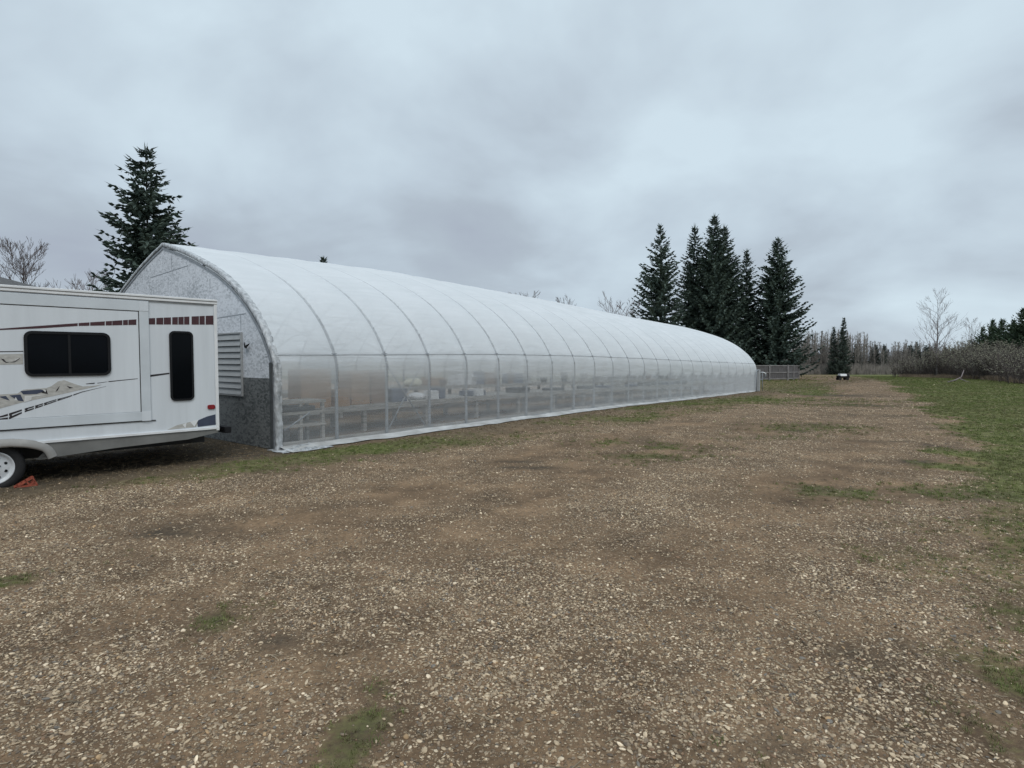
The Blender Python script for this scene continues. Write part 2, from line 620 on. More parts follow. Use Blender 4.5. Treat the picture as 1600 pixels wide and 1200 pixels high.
PATCH = []
for px, py, rx, ry, amp, kind in (
        (1325, 768, .75, .45, 1.1, 'g'), (1265, 772, .3, .15, .5, 'g'), (1470, 765, .8, .35, 1.0, 'g'), (1545, 775, .9, .6, 1.0, 'g'), (1380, 752, .4, .2, .5, 'g'),
        (1575, 850, .35, .3, .8, 'g'), (1520, 815, .4, .2, .7, 'g'), (1595, 965, .3, .3, .9, 'g'), (1570, 1060, .22, .35, 1.0, 'g'), (1560, 1150, .2, .3, .9, 'g'),
        (1420, 1010, .12, .12, .6, 'b'), (1290, 1165, .28, .12, 1.2, 'b'), (1340, 1025, .2, .16, .8, 'b'),
        (365, 955, .17, .22, 1.9, 'g'), (560, 1155, .11, .2, 1.6, 'g'), (575, 1080, .06, .06, .9, 'g'), (590, 1070, .05, .05, .9, 'g'),
        (430, 1000, .2, .16, .55, 'b'), (260, 830, .5, .3, .7, 'b'), (445, 875, .1, .12, .8, 'g'), (195, 870, .15, .15, .8, 'g'), (20, 905, .15, .15, .9, 'g'),
        (1000, 715, .7, .5, .9, 'g'), (1070, 700, .8, .5, .8, 'g'), (1080, 712, .6, .3, .9, 'g'), (960, 690, .8, .5, .6, 'g'), (825, 730, .5, .18, 1.0, 'b'), (805, 720, .4, .12, 1.0, 'b'),
        (1280, 668, 1.6, 1.0, .6, 'g'), (1240, 672, 1.2, .7, .55, 'g'), (1200, 684, 1., .5, .5, 'g'), (1320, 627, 2.6, 2.2, .6, 'g'), (1290, 632, 2.2, 1.4, .55, 'g'), (1345, 633, 2., 1., .8, 'b'),
        (1320, 618, 2.5, 1.6, 1.1, 'b'), (1400, 650, .5, .3, .7, 'b'), (1320, 648, 1., .5, .6, 'b'), (1430, 720, .4, .25, .8, 'b'), (1300, 700, .5, .25, .6, 'b'), (1460, 695, .5, .3, .7, 'b'),
        (1380, 690, .6, .2, .6, 'b'), (1220, 720, .5, .2, .5, 'b'), (1260, 745, .3, .15, .5, 'b'), (1200, 735, .4, .2, .5, 'b')):
    gx, gy = gpt(px, py)
    PATCH.append((gx, gy, rx, ry, amp, kind))


def cover(x, y, paint=False):
    """green grass, dead brown grass, bare dark dirt with painted trailer shade, loose gravel (each 0..1) at ground points"""
    x = np.asarray(x, float)
    y = np.asarray(y, float)
    a, p = ap(x, y)
    n1 = fbm(x * 0.45, y * 0.45, 3, 5) - 0.5
    n2 = fbm(x * 2.2, y * 2.2, 11, 4) - 0.5
    nl = fbm(a * 0.25, p * 1.6, 5, 4) - 0.5
    e = np.interp(a, ED_A, ED_P)
    lawn = sstep(-0.6, 0.7, p - e + 3.4 * n1 + 1.6 * n2)
    near = sstep(0.5, -2.0, a)                      # thin grass in the near right corner
    lawn = lawn * (1 - 0.72 * sstep(6, -1, a))
    strip_in = sstep(0.35, 0.8, p + 0.5 * nl)
    strip_out = 1 - sstep(0.0, 1.0, p - np.interp(a, [-6, 0, 6, 14, 24, 30, 45], [0.9, 1.5, 2.3, 3.2, 4.2, 3.6, 0.5]) + 2.4 * n1 + 1.2 * n2)
    onsite = sstep(-3.2, -1.0, a)
    strip = strip_in * strip_out * onsite * np.clip(0.5 + 2.4 * n1, 0, 1)
    beyond = sstep(28.5, 31, a) * (1 - sstep(-1, 1.5, p - np.interp(a, [28, 40, 60, 80], [4.0, 1.6, -2, -12]) + 3 * n1))
    g = np.maximum(np.maximum(lawn, strip), beyond * 0.5)
    g = np.maximum(g, sstep(60, 70, y) * (1 - sstep(120, 130, y)) * 0.18)
    # dead grass between film and lawn strip and along the trailer
    dead = np.clip(1.2 - np.abs(p - 0.7) / 1.5, 0, 1) * sstep(-2.5, -1, a) * 0.9
    rvp = (x + 6.35) * 0.7274 - (y - 7.1) * 0.6862   # distance out from the trailer side
    rvt = (x + 6.35) * 0.6862 + (y - 7.1) * 0.7274
    dead = np.maximum(dead, sstep(1.5, 0.3, rvp + 1.3 * n1) * sstep(5.8, 4.2, rvt) * 0.95)
    soil = sstep(0.75, -0.35, rvp + 1.0 * n1) * sstep(5.0, 3.4, rvt)  # dark dirt under the trailer, its colour also deepening the trailer's shadow
    g = np.maximum(g, 0.55 * np.exp(-((rvp - 0.75) / 0.35) ** 2) * sstep(-1, 0.5, rvt) * sstep(4.4, 3.2, rvt) * np.clip(0.6 + 3 * n1, 0, 1))
    bk = 0 * x
    g0 = g
    for gx, gy, rx, ry, amp, kind in PATCH:
        q = ell(x, y, gx, gy, rx, ry) * amp * np.clip(0.85 + 3.0 * n2 + 1.6 * n1, 0, 1.4)
        if kind == 'g':
            g = np.maximum(g, np.clip(q * 1.05, 0, 0.9))
            bk = np.maximum(bk, np.clip(q * 0.6, 0, 1))
        else:
            bk = np.maximum(bk, np.clip(q, 0, 1))
    if paint:
        g = np.maximum(g0 * 0.9, 0.55 * g)
    soil = np.clip(np.maximum(soil, bk), 0, 1)
    dead = np.clip(dead + 0.25 * g * (p < 6), 0, 1)
    bare = np.clip(4.0 * (0.6 * fbm(a * 0.16 + 40, p * 0.75, 23, 4) + 0.4 * fbm(x * 0.9, y * 0.9, 27, 4) - 0.47), 0, 1) * 0.92       # patches worn to dirt
    grav = np.clip(1.0 - bare - 0.9 * g - 0.75 * dead - 0.85 * soil, 0.0, 1)
    grav = grav * (1 - sstep(50, 75, y) * 0.7)
    return g, dead, soil, grav


def gz(x, y):
    x = np.asarray(x, float)
    y = np.asarray(y, float)
    b = np.interp(y, HY, HZ)
    return b + 0.05 * (fbm(x * 0.35, y * 0.35, 31, 3) - 0.5) * sstep(60, 30, y) + 0.018 * (fbm(x * 2.5, y * 2.5, 37, 3) - 0.5) * sstep(25, 12, y)


def axis_lines(lo, hi, step, far_lo, far_hi, grow=1.12):
    c = list(np.arange(lo, hi + 1e-6, step))
    s, q = step, hi
    while q < far_hi:
        s *= grow
        q += s
        c.append(q)
    s, q = step, lo
    while q > far_lo:
        s *= grow
        q -= s
        c.insert(0, q)
    return np.array(c)


def ground_mat():
    m = bpy.data.materials.new('gravel_yard')
    m.use_nodes = True
    t = m.node_tree
    p = t.nodes['Principled BSDF']
    g = N(t, 'ShaderNodeNewGeometry')
    pos = g.outputs['Position']
    at_ = N(t, 'ShaderNodeAttribute')
    at_.attribute_name = 'cover'
    sp = N(t, 'ShaderNodeSeparateColor')
    L(t, at_.outputs['Color'], sp.inputs[0])
    gr, dd, so_ = sp.outputs[0], sp.outputs[1], sp.outputs[2]
    gv = at_.outputs['Alpha']
    nb = noise(t, pos, 1.3, 6, 0.62)
    nf = noise(t, pos, 26, 5, 0.65)
    nm = noise(t, pos, 7, 5, 0.6)
    dirt = ramp(t, nb, [(0.30, (0.070, 0.052, 0.037)), (0.50, (0.138, 0.103, 0.073)), (0.70, (0.235, 0.176, 0.124))])
    dirt = mixc(t, 1.0, dirt, ramp(t, nf, [(0.3, 0.62), (0.7, 1.3)]), 'MULTIPLY')
    # two sizes of stones as cells
    hgt = None
    col = dirt
    for sc, thr, amt in ((95, 0.50, 0.8), (48, 0.40, 1.0)):
        v = N(t, 'ShaderNodeTexVoronoi')
        v.inputs['Scale'].default_value = sc
        L(t, pos, v.inputs['Vector'])
        s2 = N(t, 'ShaderNodeSeparateColor')
        L(t, v.outputs['Color'], s2.inputs[0])
        stone = ramp(t, s2.outputs[0], [(0.0, (0.11, 0.10, 0.09)), (0.3, (0.22, 0.185, 0.15)), (0.6, (0.33, 0.285, 0.225)), (0.85, (0.43, 0.38, 0.305)), (1.0, (0.62, 0.57, 0.48))])
        body = ramp(t, v.outputs['Distance'], [(0.30, 1.0), (0.5, 0.0)])
        keep = math_(t, 'GREATER_THAN', s2.outputs[1], thr)
        f = math_(t, 'MULTIPLY', math_(t, 'MULTIPLY', body, keep), math_(t, 'MULTIPLY', gv, amt), clamp=True)
        col = mixc(t, f, col, stone)
        hgt = f if hgt is None else math_(t, 'ADD', hgt, f)
    col = mixc(t, 1.0, col, (1.20, 1.05, 0.87), 'MULTIPLY')
    deadc = ramp(t, nm, [(0.3, (0.085, 0.066, 0.045)), (0.55, (0.15, 0.115, 0.075)), (0.75, (0.23, 0.185, 0.12))])
    df = math_(t, 'MULTIPLY', dd, ramp(t, nf, [(0.3, 0.35), (0.6, 1.0)]))
    col = mixc(t, df, col, deadc)
    soil_shade_col = ramp(t, nf, [(0.3, (0.030, 0.026, 0.020)), (0.7, (0.075, 0.062, 0.045))])
    sf = math_(t, 'MULTIPLY', so_, ramp(t, nm, [(0.3, 0.45), (0.6, 0.95)]))
    col = mixc(t, sf, col, soil_shade_col)
    grassc = ramp(t, nm, [(0.28, (0.062, 0.076, 0.021)), (0.5, (0.102, 0.120, 0.033)), (0.72, (0.150, 0.158, 0.055))])
    grassc = mixc(t, 1.0, grassc, ramp(t, nb, [(0.3, 0.75), (0.7, 1.2)]), 'MULTIPLY')
    gf = ramp(t, math_(t, 'ADD', math_(t, 'ADD', gr, math_(t, 'MULTIPLY', math_(t, 'SUBTRACT', nf, 0.5), 1.1)), math_(t, 'MULTIPLY', math_(t, 'SUBTRACT', nm, 0.5), 0.8)), [(0.2, 0.0), (0.85, 0.85)])
    col = mixc(t, gf, col, grassc)
    L(t, col, p.inputs['Base Color'])
    p.inputs['Roughness'].default_value = 0.9
    p.inputs['Specular IOR Level'].default_value = 0.15
    b = N(t, 'ShaderNodeBump')
    b.inputs['Strength'].default_value = 0.8
    b.inputs['Distance'].default_value = 0.012
    L(t, math_(t, 'ADD', hgt, math_(t, 'MULTIPLY', nf, 0.9)), b.inputs['Height'])
    L(t, b.outputs[0], p.inputs['Normal'])
    return m


def build_ground():
    xs = axis_lines(-10, 20, 0.11, -900, 900)
    ys = axis_lines(1.2, 30, 0.11, -400, 1500)
    X, Y = np.meshgrid(xs, ys)
    x, y = X.ravel(), Y.ravel()
    v = np.stack([x, y, gz(x, y)], 1)
    nx, ny = len(xs), len(ys)
    i = (np.arange(ny - 1)[:, None] * nx + np.arange(nx - 1)[None, :]).ravel()
    f = np.stack([i, i + 1, i + nx + 1, i + nx], 1)
    o = fast_mesh('ground', v, f, ground_mat(), smooth=True)
    g, d, s_, gv = cover(x, y, True)
    a = o.data.attributes.new('cover', 'FLOAT_COLOR', 'POINT')
    a.data.foreach_set('color', np.stack([g, d, s_, gv], 1).astype(np.float32).ravel())
    tag(o, 'gravel and grass yard stretching to the wood', 'ground', kind='structure')


build_ground()

# ------------------------------------------------------------------ scattered stones, grass, litter
def scatter(name, label, cat, pts, rot, scl, tint, pick, protos):
    c = bpy.data.collections.new(name + '_shapes')
    for o in protos:
        c.objects.link(o)
    me = bpy.data.meshes.new(name)
    me.vertices.add(len(pts))
    me.vertices.foreach_set('co', np.asarray(pts, np.float32).ravel())
    for nm, ty, key, arr in (('rot', 'FLOAT_VECTOR', 'vector', rot), ('scl', 'FLOAT_VECTOR', 'vector', scl), ('tint', 'FLOAT_COLOR', 'color', tint), ('pick', 'INT', 'value', pick)):
        a = me.attributes.new(nm, ty, 'POINT')
        a.data.foreach_set(key, np.asarray(arr, np.int32 if ty == 'INT' else np.float32).ravel())
    o = bpy.data.objects.new(name, me)
    COL.objects.link(o)
    ng = bpy.data.node_groups.new(name, 'GeometryNodeTree')
    ng.interface.new_socket('Geometry', in_out='INPUT', socket_type='NodeSocketGeometry')
    ng.interface.new_socket('Geometry', in_out='OUTPUT', socket_type='NodeSocketGeometry')
    gi, go = ng.nodes.new('NodeGroupInput'), ng.nodes.new('NodeGroupOutput')
    iop = ng.nodes.new('GeometryNodeInstanceOnPoints')
    ci = ng.nodes.new('GeometryNodeCollectionInfo')
    ci.inputs['Collection'].default_value = c
    ci.inputs['Separate Children'].default_value = True
    ci.inputs['Reset Children'].default_value = True
    iop.inputs['Pick Instance'].default_value = True

    def na(nm, ty):
        n = ng.nodes.new('GeometryNodeInputNamedAttribute')
        n.data_type = ty
        n.inputs['Name'].default_value = nm
        return n.outputs[0]
    ng.links.new(gi.outputs[0], iop.inputs['Points'])
    ng.links.new(ci.outputs[0], iop.inputs['Instance'])
    ng.links.new(na('rot', 'FLOAT_VECTOR'), iop.inputs['Rotation'])
    ng.links.new(na('scl', 'FLOAT_VECTOR'), iop.inputs['Scale'])
    ng.links.new(na('pick', 'INT'), iop.inputs['Instance Index'])
    ng.links.new(iop.outputs[0], go.inputs[0])
    md = o.modifiers.new('scatter', 'NODES')
    md.node_group = ng
    tag(o, label, cat, kind='stuff')
    return o


def proto(name, v, f, m, smooth=False):
    me = bpy.data.meshes.new(name)
    me.from_pydata([tuple(p) for p in v], [], [tuple(q) for q in f])
    me.materials.append(m)
    if smooth:
        me.polygons.foreach_set('use_smooth', [True] * len(me.polygons))
    return bpy.data.objects.new(name, me)


def wedge_points(rng, y0, y1, dens, mx=1.0):
    """random points of the visible wedge (and a margin) between two depths"""
    area = 0.93 * (y1 * y1 - y0 * y0) + 2 * mx * (y1 - y0)
    n = int(area * dens)
    y = np.sqrt(rng.uniform(y0 * y0, y1 * y1, n))
    x = rng.uniform(-1, 1, n) * (0.93 * y + mx)
    return x, y


def clear_of_buildings(x, y):
    a, p = ap(x, y)
    inside = (a > -0.1) & (a < NB * BAY + .3) & (p < 0.35) & (p > -GW - .3)
    return ~inside


def build_stones():
    import bmesh
    rng = np.random.default_rng(4)
    M_ST = tinted('pebble_stone', 0.75, 0.18, 1.2)
    protos = []
    for k in range(7):
        bm = bmesh.new()
        bmesh.ops.create_icosphere(bm, subdivisions=2 if k < 5 else 1, radius=1.0)
        q = np.random.default_rng(50 + k)
        ph = q.uniform(0, 6, 6)
        for v in bm.verts:
            c = v.co
            w = 1 + 0.16 * math.sin(2.1 * c.x + ph[0]) + 0.14 * math.sin(2.6 * c.y + ph[1]) + 0.12 * math.sin(3.1 * c.z + ph[2]) + q.uniform(-.05, .05)
            v.co = Vector((c.x * w, c.y * w * q_y[k], c.z * w * q_z[k]))
        vs = [tuple(v.co) for v in bm.verts]
        fs = [tuple(v.index for v in f.verts) for f in bm.faces]
        bm.free()
        protos.append(proto('stone_shape_%s' % 'abcdefg'[k], vs, fs, M_ST, True))
    P, Sx = [], []
    for y0, y1, dens, r0 in ((1.7, 4.5, 5600, .0055), (4.5, 8, 3800, .0057), (8, 14, 1700, .0064), (14, 26, 480, .0084), (26, 45, 30, .016)):
        x, y = wedge_points(rng, y0, y1, dens)
        g, d, s_, gv = cover(x, y)
        clump = 0.55 * fbm(x * 1.7, y * 1.7, 71, 3) + 0.45 * fbm(x * 7, y * 7, 73, 2)
        keep = (rng.uniform(0, 1, len(x)) < np.clip(gv * (0.12 + 2.6 * (clump - 0.32)) + 0.03, 0, 1)) & clear_of_buildings(x, y)
        x, y = x[keep], y[keep]
        r = r0 * np.exp(rng.normal(0, 0.42, len(x)))
        r = np.clip(r, r0 * .45, r0 * 2.2)
        P.append(np.stack([x, y, gz(x, y) + r * 0.18], 1))
        Sx.append(r)
    P, r = np.concatenate(P), np.concatenate(Sx)
    n = len(P)
    rot = np.stack([rng.normal(0, .3, n), rng.normal(0, .3, n), rng.uniform(0, 6.28, n)], 1)
    scl = np.stack([r * rng.uniform(.9, 1.5, n), r, r * rng.uniform(.75, 1.1, n)], 1)
    pal = np.array([(.12, .105, .092), (.18, .155, .13), (.25, .21, .168), (.30, .255, .20), (.36, .315, .25), (.46, .41, .335), (.58, .535, .46), (.21, .15, .11), (.15, .152, .155), (.33, .25, .165)])
    w = np.array([.09, .12, .16, .17, .17, .12, .06, .06, .03, .02])
    k = rng.choice(len(pal), n, p=w / w.sum())
    tint = pal[k] * np.exp(rng.normal(0, .12, (n, 1))) * np.array([[1.12, .99, .82]])
    tint = np.concatenate([tint, np.ones((n, 1))], 1)
    scatter('gravel_stones', 'loose pale and grey pebbles over the brown yard', 'gravel', P, rot, scl, tint, rng.integers(0, 7, n), protos)
    print('stones', n)


q_y = [0.85, 0.7, 0.8, 0.65, 0.9, 0.75, 0.8]
q_z = [0.5, 0.42, 0.55, 0.38, 0.6, 0.45, 0.5]
build_stones()


def build_grass():
    rng = np.random.default_rng(9)
    M_GR = tinted('grass_blade', 0.7, 0.25, 30)
    protos = []
    for k in range(4):
        q = np.random.default_rng(k)
        v, f = [], []
        for b in range(16):
            ang, lean = q.uniform(0, 6.28), q.uniform(.15, 1.0)
            bx, by = q.normal(0, .35), q.normal(0, .35)
            h, w = q.uniform(.5, 1.1), q.uniform(.025, .05)
            c, s_ = math.cos(ang), math.sin(ang)
            i = len(v)
            for hh, ww, ln in ((0, 1, 0), (.55, .8, .35), (1.0, .05, 1.0)):
                ox, oy = bx + c * lean * ln * h * .7, by + s_ * lean * ln * h * .7
                v += [(ox - s_ * w * ww, oy + c * w * ww, h * hh * (1 - .35 * lean * ln)), (ox + s_ * w * ww, oy - c * w * ww, h * hh * (1 - .35 * lean * ln))]
            f += [(i, i + 1, i + 3, i + 2), (i + 2, i + 3, i + 5, i + 4)]
        protos.append(proto('grass_tuft_shape_%s' % 'abcd'[k], v, f, M_GR))
    P, H, T = [], [], []
    for y0, y1, dens, sz in ((1.7, 6, 800, .026), (6, 12, 260, .036), (12, 24, 110, .046), (24, 50, 42, .058), (50, 95, 9, .11)):
        x, y = wedge_points(rng, y0, y1, dens)
        g, d, s_, gv = cover(x, y)
        u = rng.uniform(0, 1, len(x))
        ok = clear_of_buildings(x, y)
        green = (u < g ** 1.3 * 0.95) & ok
        dry = (~green) & (rng.uniform(0, 1, len(x)) < d * 0.75 + 0.25 * g + .02) & ok
        for mk, dead in ((green, False), (dry, True)):
            xx, yy = x[mk], y[mk]
            n = len(xx)
            P.append(np.stack([xx, yy, gz(xx, yy) - .004], 1))
            H.append(sz * rng.uniform(.5, 1.25, n) * (0.8 if dead else 1))
            b = rng.uniform(0, 1, (n, 1))
            if dead:
                t = (1 - b) * np.array([[.12, .085, .05]]) + b * np.array([[.27, .21, .13]])
            else:
                t = (1 - b) * np.array([[.070, .094, .022]]) + b * np.array([[.16, .19, .052]])
                dry_ = (fbm(xx * .8, yy * .8, 91, 3)[:, None] > .55) * rng.uniform(0, .8, (n, 1))
                t = t * (1 - dry_) + dry_ * np.array([[.15, .125, .065]])
            T.append(t)
    P, H, T = np.concatenate(P), np.concatenate(H), np.concatenate(T)
    n = len(P)
    rot = np.stack([rng.normal(0, .1, n), rng.normal(0, .1, n), rng.uniform(0, 6.28, n)], 1)
    scl = np.stack([H * 1.5, H * 1.5, H], 1)
    T = np.concatenate([T, np.ones((n, 1))], 1)
    scatter('grass', 'short patchy grass, green on the lawn and straw brown by the film', 'grass', P, rot, scl, T, rng.integers(0, 4, n), protos)
    print('tufts', n)


build_grass()


def build_litter():
    rng = np.random.default_rng(15)
    M_L = tinted('straw_litter', 0.85, 0.2, 3)
    protos = []
    for k in range(3):
        q = np.random.default_rng(k + 3)
        m = MB()
        pts = [(-1, 0, 0), (-.3, q.uniform(-.15, .15), .04), (.4, q.uniform(-.15, .15), .05), (1, q.uniform(-.2, .2), 0)]
        m.tube(pts, [.03, .06, .05, .02], 4)
        protos.append(proto('straw_shape_%s' % 'abc'[k], m.v, m.f, M_L))
    P, Z = [], []
    for y0, y1, dens, ln in ((1.7, 6, 60, .025), (6, 14, 30, .04)):
        x, y = wedge_points(rng, y0, y1, dens)
        ok = clear_of_buildings(x, y) & (fbm(x * .9, y * .9, 61, 3) > .42)
        x, y = x[ok], y[ok]
        P.append(np.stack([x, y, gz(x, y) + .007], 1))
        Z.append(ln * np.exp(rng.normal(0, .45, len(x))))
    P, Z = np.concatenate(P), np.concatenate(Z)
    n = len(P)
    rot = np.stack([rng.normal(0, .1, n), rng.normal(0, .15, n), rng.uniform(0, 6.28, n)], 1)
    scl = np.stack([Z, np.full(n, .035), np.full(n, .035)], 1)
    b = rng.uniform(0, 1, (n, 1))
    T = (1 - b) * np.array([[.06, .045, .03]]) + b * np.array([[.40, .33, .23]])
    scatter('straw_litter', 'bits of straw and twig strewn between the pebbles', 'litter', P, rot, scl, np.concatenate([T, np.ones((n, 1))], 1), rng.integers(0, 3, n), protos)


build_litter()

# ------------------------------------------------------------------ greenhouse
PROF = [(0.0, 0.0), (0.0, 0.5), (0.0, 1.0), (0.005, 1.35), (0.05, 1.58), (0.20, 1.86), (0.47, 2.22), (0.92, 2.64), (1.45, 3.0), (2.1, 3.33), (2.75, 3.58), (3.35, 3.79), (3.98, 3.98), (4.6, 4.14)]


def catmull(pts, k=3):
    out = []
    for i in range(len(pts) - 1):
        p0, p1, p2, p3 = [np.array(pts[max(0, min(len(pts) - 1, i + j))]) for j in (-1, 0, 1, 2)]
        for s in range(k):
            t = s / k
            out.append(tuple(0.5 * ((2 * p1) + (-p0 + p2) * t + (2 * p0 - 5 * p1 + 4 * p2 - p3) * t * t + (-p0 + 3 * p1 - 3 * p2 + p3) * t ** 3)))
    out.append(tuple(pts[-1]))
    return out


HALF = catmull(PROF, 3)
ARCH = HALF + [(GW - u, z) for u, z in reversed(HALF[:-1])]
EXN = [0, 5, 12, 18, 24]
EXV = [0.0, 0.14, 0.03, -0.14, -0.26]


def gpos(n, u, z):
    """greenhouse point: n bays along, u metres in from the road side, z metres up"""
    p = GB + GD * (n * BAY) + GL * u
    p.z = hb(p.y) + z + float(np.interp(n, EXN, EXV)) * z / 4.1
    return p


def inset(d):
    """arch outline moved inwards by d"""
    r = []
    for i, (u, z) in enumerate(ARCH):
        a, b = ARCH[max(0, i - 1)], ARCH[min(len(ARCH) - 1, i + 1)]
        tu, tz = b[0] - a[0], b[1] - a[1]
        l = math.hypot(tu, tz)
        r.append((u + tz / l * d, max(z - tu / l * d, 0)))
    return r


def film_out(z, hs):
    """how far the film stands off the hoop line; it billows between hoops"""
    return 0.040 + (0.045 * float(sstep(1.2, 1.9, z)) * (1 - 0.8 * float(sstep(2.3, 3.6, z))) + 0.006) * hs


def build_greenhouse():
    root = thing('greenhouse', 'long gothic arched greenhouse under milky white plastic film', 'greenhouse', GB)
    # film cover -----------------------------------------------------
    sub = 6
    na, nu = NB * sub + 1, len(ARCH)
    acc = [0.0]
    for i in range(1, nu):
        acc.append(acc[-1] + math.hypot(ARCH[i][0] - ARCH[i - 1][0], ARCH[i][1] - ARCH[i - 1][1]))
    V, clr, sheet = [], [], []
    r = np.random.default_rng(2)
    nrm = [(a[0] - b[0], a[1] - b[1]) for a, b in zip(inset(-1.0), ARCH)]
    for i in range(na):
        n = i / sub
        fr = n - math.floor(n)
        if i == na - 1:
            fr = 0
        for j, (u, z) in enumerate(ARCH):
            hs = math.sin(math.pi * fr)
            bulge = film_out(z, hs)
            side = u < 4.6
            # rolled-up slack above the clear side strip, and crumples at the front corner
            if side and 1.05 < z < 1.75:
                bulge += 0.010 * math.sin(z * 42 + 1.3 * math.sin(n * 2.1)) * hs
            cr = sstep(1.3, 0.0, n) * sstep(2.2, 0.3, z)
            bulge += cr * 0.05 * float(fbm(n * 5, z * 1.5 + n * 3, 7, 3) - .5)
            p = gpos(n, u, z) + GL * (nrm[j][0] * bulge) + UP * (nrm[j][1] * bulge)
            V.append(p)
            line = 1.12 + 0.22 * (1 - hs) * float(np.interp(n, [8, 13], [0, 1])) - 0.12 * float(np.interp(n, [0, 8], [0, 1]))
            near_c = float(np.interp(z, [.75, 1.1, 1.42, 1.8], [.80, .66, .43, .35]))
            far_c = float(np.interp(z, [line - .02, line + .06, 1.8], [.80, .46, .35]))
            k = float(np.interp(n, [3, 10], [0, 1]))
            c = near_c * (1 - k) + far_c * k
            c *= float(np.interp(n, [0, 8, 24], [1, 0.97, 0.95]))
            clr.append(c if u < 4.6 else c * 0.8)
            sheet.append((n * BAY, acc[j], 0))
    F = [(i * nu + j, (i + 1) * nu + j, (i + 1) * nu + j + 1, i * nu + j + 1) for i in range(na - 1) for j in range(nu - 1)]
    o = fast_mesh('film_cover', np.array(V), np.array(F), M_FILM, root, True)
    a = o.data.attributes.new('clear', 'FLOAT', 'POINT')
    a.data.foreach_set('value', np.array(clr, np.float32))
    a = o.data.attributes.new('sheet', 'FLOAT_VECTOR', 'POINT')
    a.data.foreach_set('vector', np.array(sheet, np.float32).ravel())
    o['label'] = 'milky film stretched over the hoops, clearer along the bottom'
    # hoops ----------------------------------------------------------
    arc = inset(0.0)
    arc = arc[::2] if (len(arc) - 1) % 2 == 0 else arc
    for n in range(NB + 1):
        MB().tube([gpos(n, u, z) for u, z in arc], 0.034, 8).build('hoop', M_PIPE, root, True)
    for n in (1, 2, 4, 6, 8, 10, 12, 14, 16, 18, 20, 22):
        m = MB()
        for s in (0, 1):
            q = (lambda u: GW - u) if s else (lambda u: u)
            m.tube([gpos(n, q(.10), 1.72), gpos(n, q(1.6), 2.28), gpos(n, q(4.6), 2.75)], 0.021, 6)
            m.tube([gpos(n, q(.62), 2.33), gpos(n, q(.95), 2.04)], 0.016, 6)
            m.tube([gpos(n, q(.95), 2.04), gpos(n, q(1.5), 2.98)], 0.016, 6)
            m.tube([gpos(n, q(2.3), 2.4), gpos(n, q(2.8), 3.55)], 0.016, 6)
        m.build('truss', M_PIPE, root, True)
    # purlins inside, batten wire outside
    for u, z in ((0.07, 1.70), (1.55, 2.98), (4.6, 4.06), (GW - 1.55, 2.98), (GW - .07, 1.70)):
        MB().tube([gpos(n, u, z) for n in range(NB + 1)], 0.018, 6).build('purlin', M_PIPE, root, True)
    MB().tube([gpos(k / 6, 0.085, 1.66) - GL * .97 * (film_out(1.66, math.sin(math.pi * (k % 6) / 6)) + .005) + UP * .02 for k in range(6 * NB + 1)], 0.0055, 6).build('batten_line', M_PIPE, root, True)
    m = MB()
    m.tube([gpos(2.03, .05, 1.5), gpos(2.93, .05, .12)], 0.02, 6)
    m.tube([gpos(2.97, .08, 1.62), gpos(2.07, .08, .10)], 0.018, 6)
    m.build('cross_brace', M_PIPE, root, True)
    MB().tube([gpos(.12, .04, .34), gpos(.55, .05, .62)], 0.016, 6).build('corner_brace', M_PIPE, root, True)
    MB().box(gpos(2.68, .0, .53), (.06, .05, .05), GD, GL).build('clamp', M_BLACK, root)
    # base boards
    for u in (0.06, GW - .06):
        m = MB()
        for n in range(0, NB, 2):
            a_, b_ = gpos(n, u, 0.05), gpos(n + 2, u, 0.05)
            d = (b_ - a_)
            m.box((a_ + b_) / 2, (d.length, .035, .14), d.normalized(), GL, UP)
        m.build('base_board', M_WOOD, root)
    MB().tube([gpos(n / 3, -.058, .045 + .012 * math.sin(n * 1.7)) for n in range(3 * NB - 1)], 0.012, 5).build('base_batten', M_WIRE, root)
    # plastic flap lying on the ground
    v, f = [], []
    cols = 6
    K = NB * 8
    for i in range(K + 1):
        n = i / 8
        wd = 0.24 + 0.26 * float(fbm(n * 1.3, 2.0, 8, 4) - .45)
        wd *= float(np.interp(n, [0, 1.5, 20, 23.2, 24], [1.45, 1.1, 1.0, .7, .15]))
        for j in range(cols):
            p = gpos(n, -0.03 - wd * j / (cols - 1), 0)
            zz = 0.055 * (1 - j / (cols - 1)) ** 2 + 0.03 * float(fbm(n * 2.6, j * 1.2, 9, 3)) * math.sin(math.pi * min(1, (j + .4) / cols)) + 0.012
            p.z = float(gz(p.x, p.y)) + zz
            v.append(p)
    for i in range(K):
        for j in range(cols - 1):
            f.append((i * cols + j, i * cols + j + 1, (i + 1) * cols + j + 1, (i + 1) * cols + j))
    fast_mesh('ground_flap', np.array(v), np.array(f), M_FLAP, root, True)
    # gable wall -------------------------------------------------------
    G0 = -0.03
    ins = inset(0.06)

    def gp(u, z, out=0.0):
        p = GB + GL * u - GD * (0.03 + out)
        p.z = z
        return p

    def zat(u):
        uu = [q[0] for q in ins]
        zz = [q[1] for q in ins]
        k = len(ins) // 2 + 1
        return float(np.interp(u, uu[:k], zz[:k])) if u <= 4.6 else float(np.interp(GW - u, uu[:k], zz[:k]))
    outl = [(u, z) for u, z in ins if z > 1.27]
    gw = MB().prism([gp(GW - .07, 1.26)] + [gp(.07, 1.26)] + [gp(u, z) for u, z in outl], GD * 0.02).build('gable_wall', M_OSBW, root)
    gw['label'] = 'mottled whitewashed board gable'
    low = MB().prism([gp(GW - .07, .02, .006), gp(.07, .02, .006), gp(.07, 1.27, .006), gp(GW - .07, 1.27, .006)], GD * 0.022).build('lower_panel', M_OSBD, root)
    low['label'] = 'dark grey board along the foot of the gable'

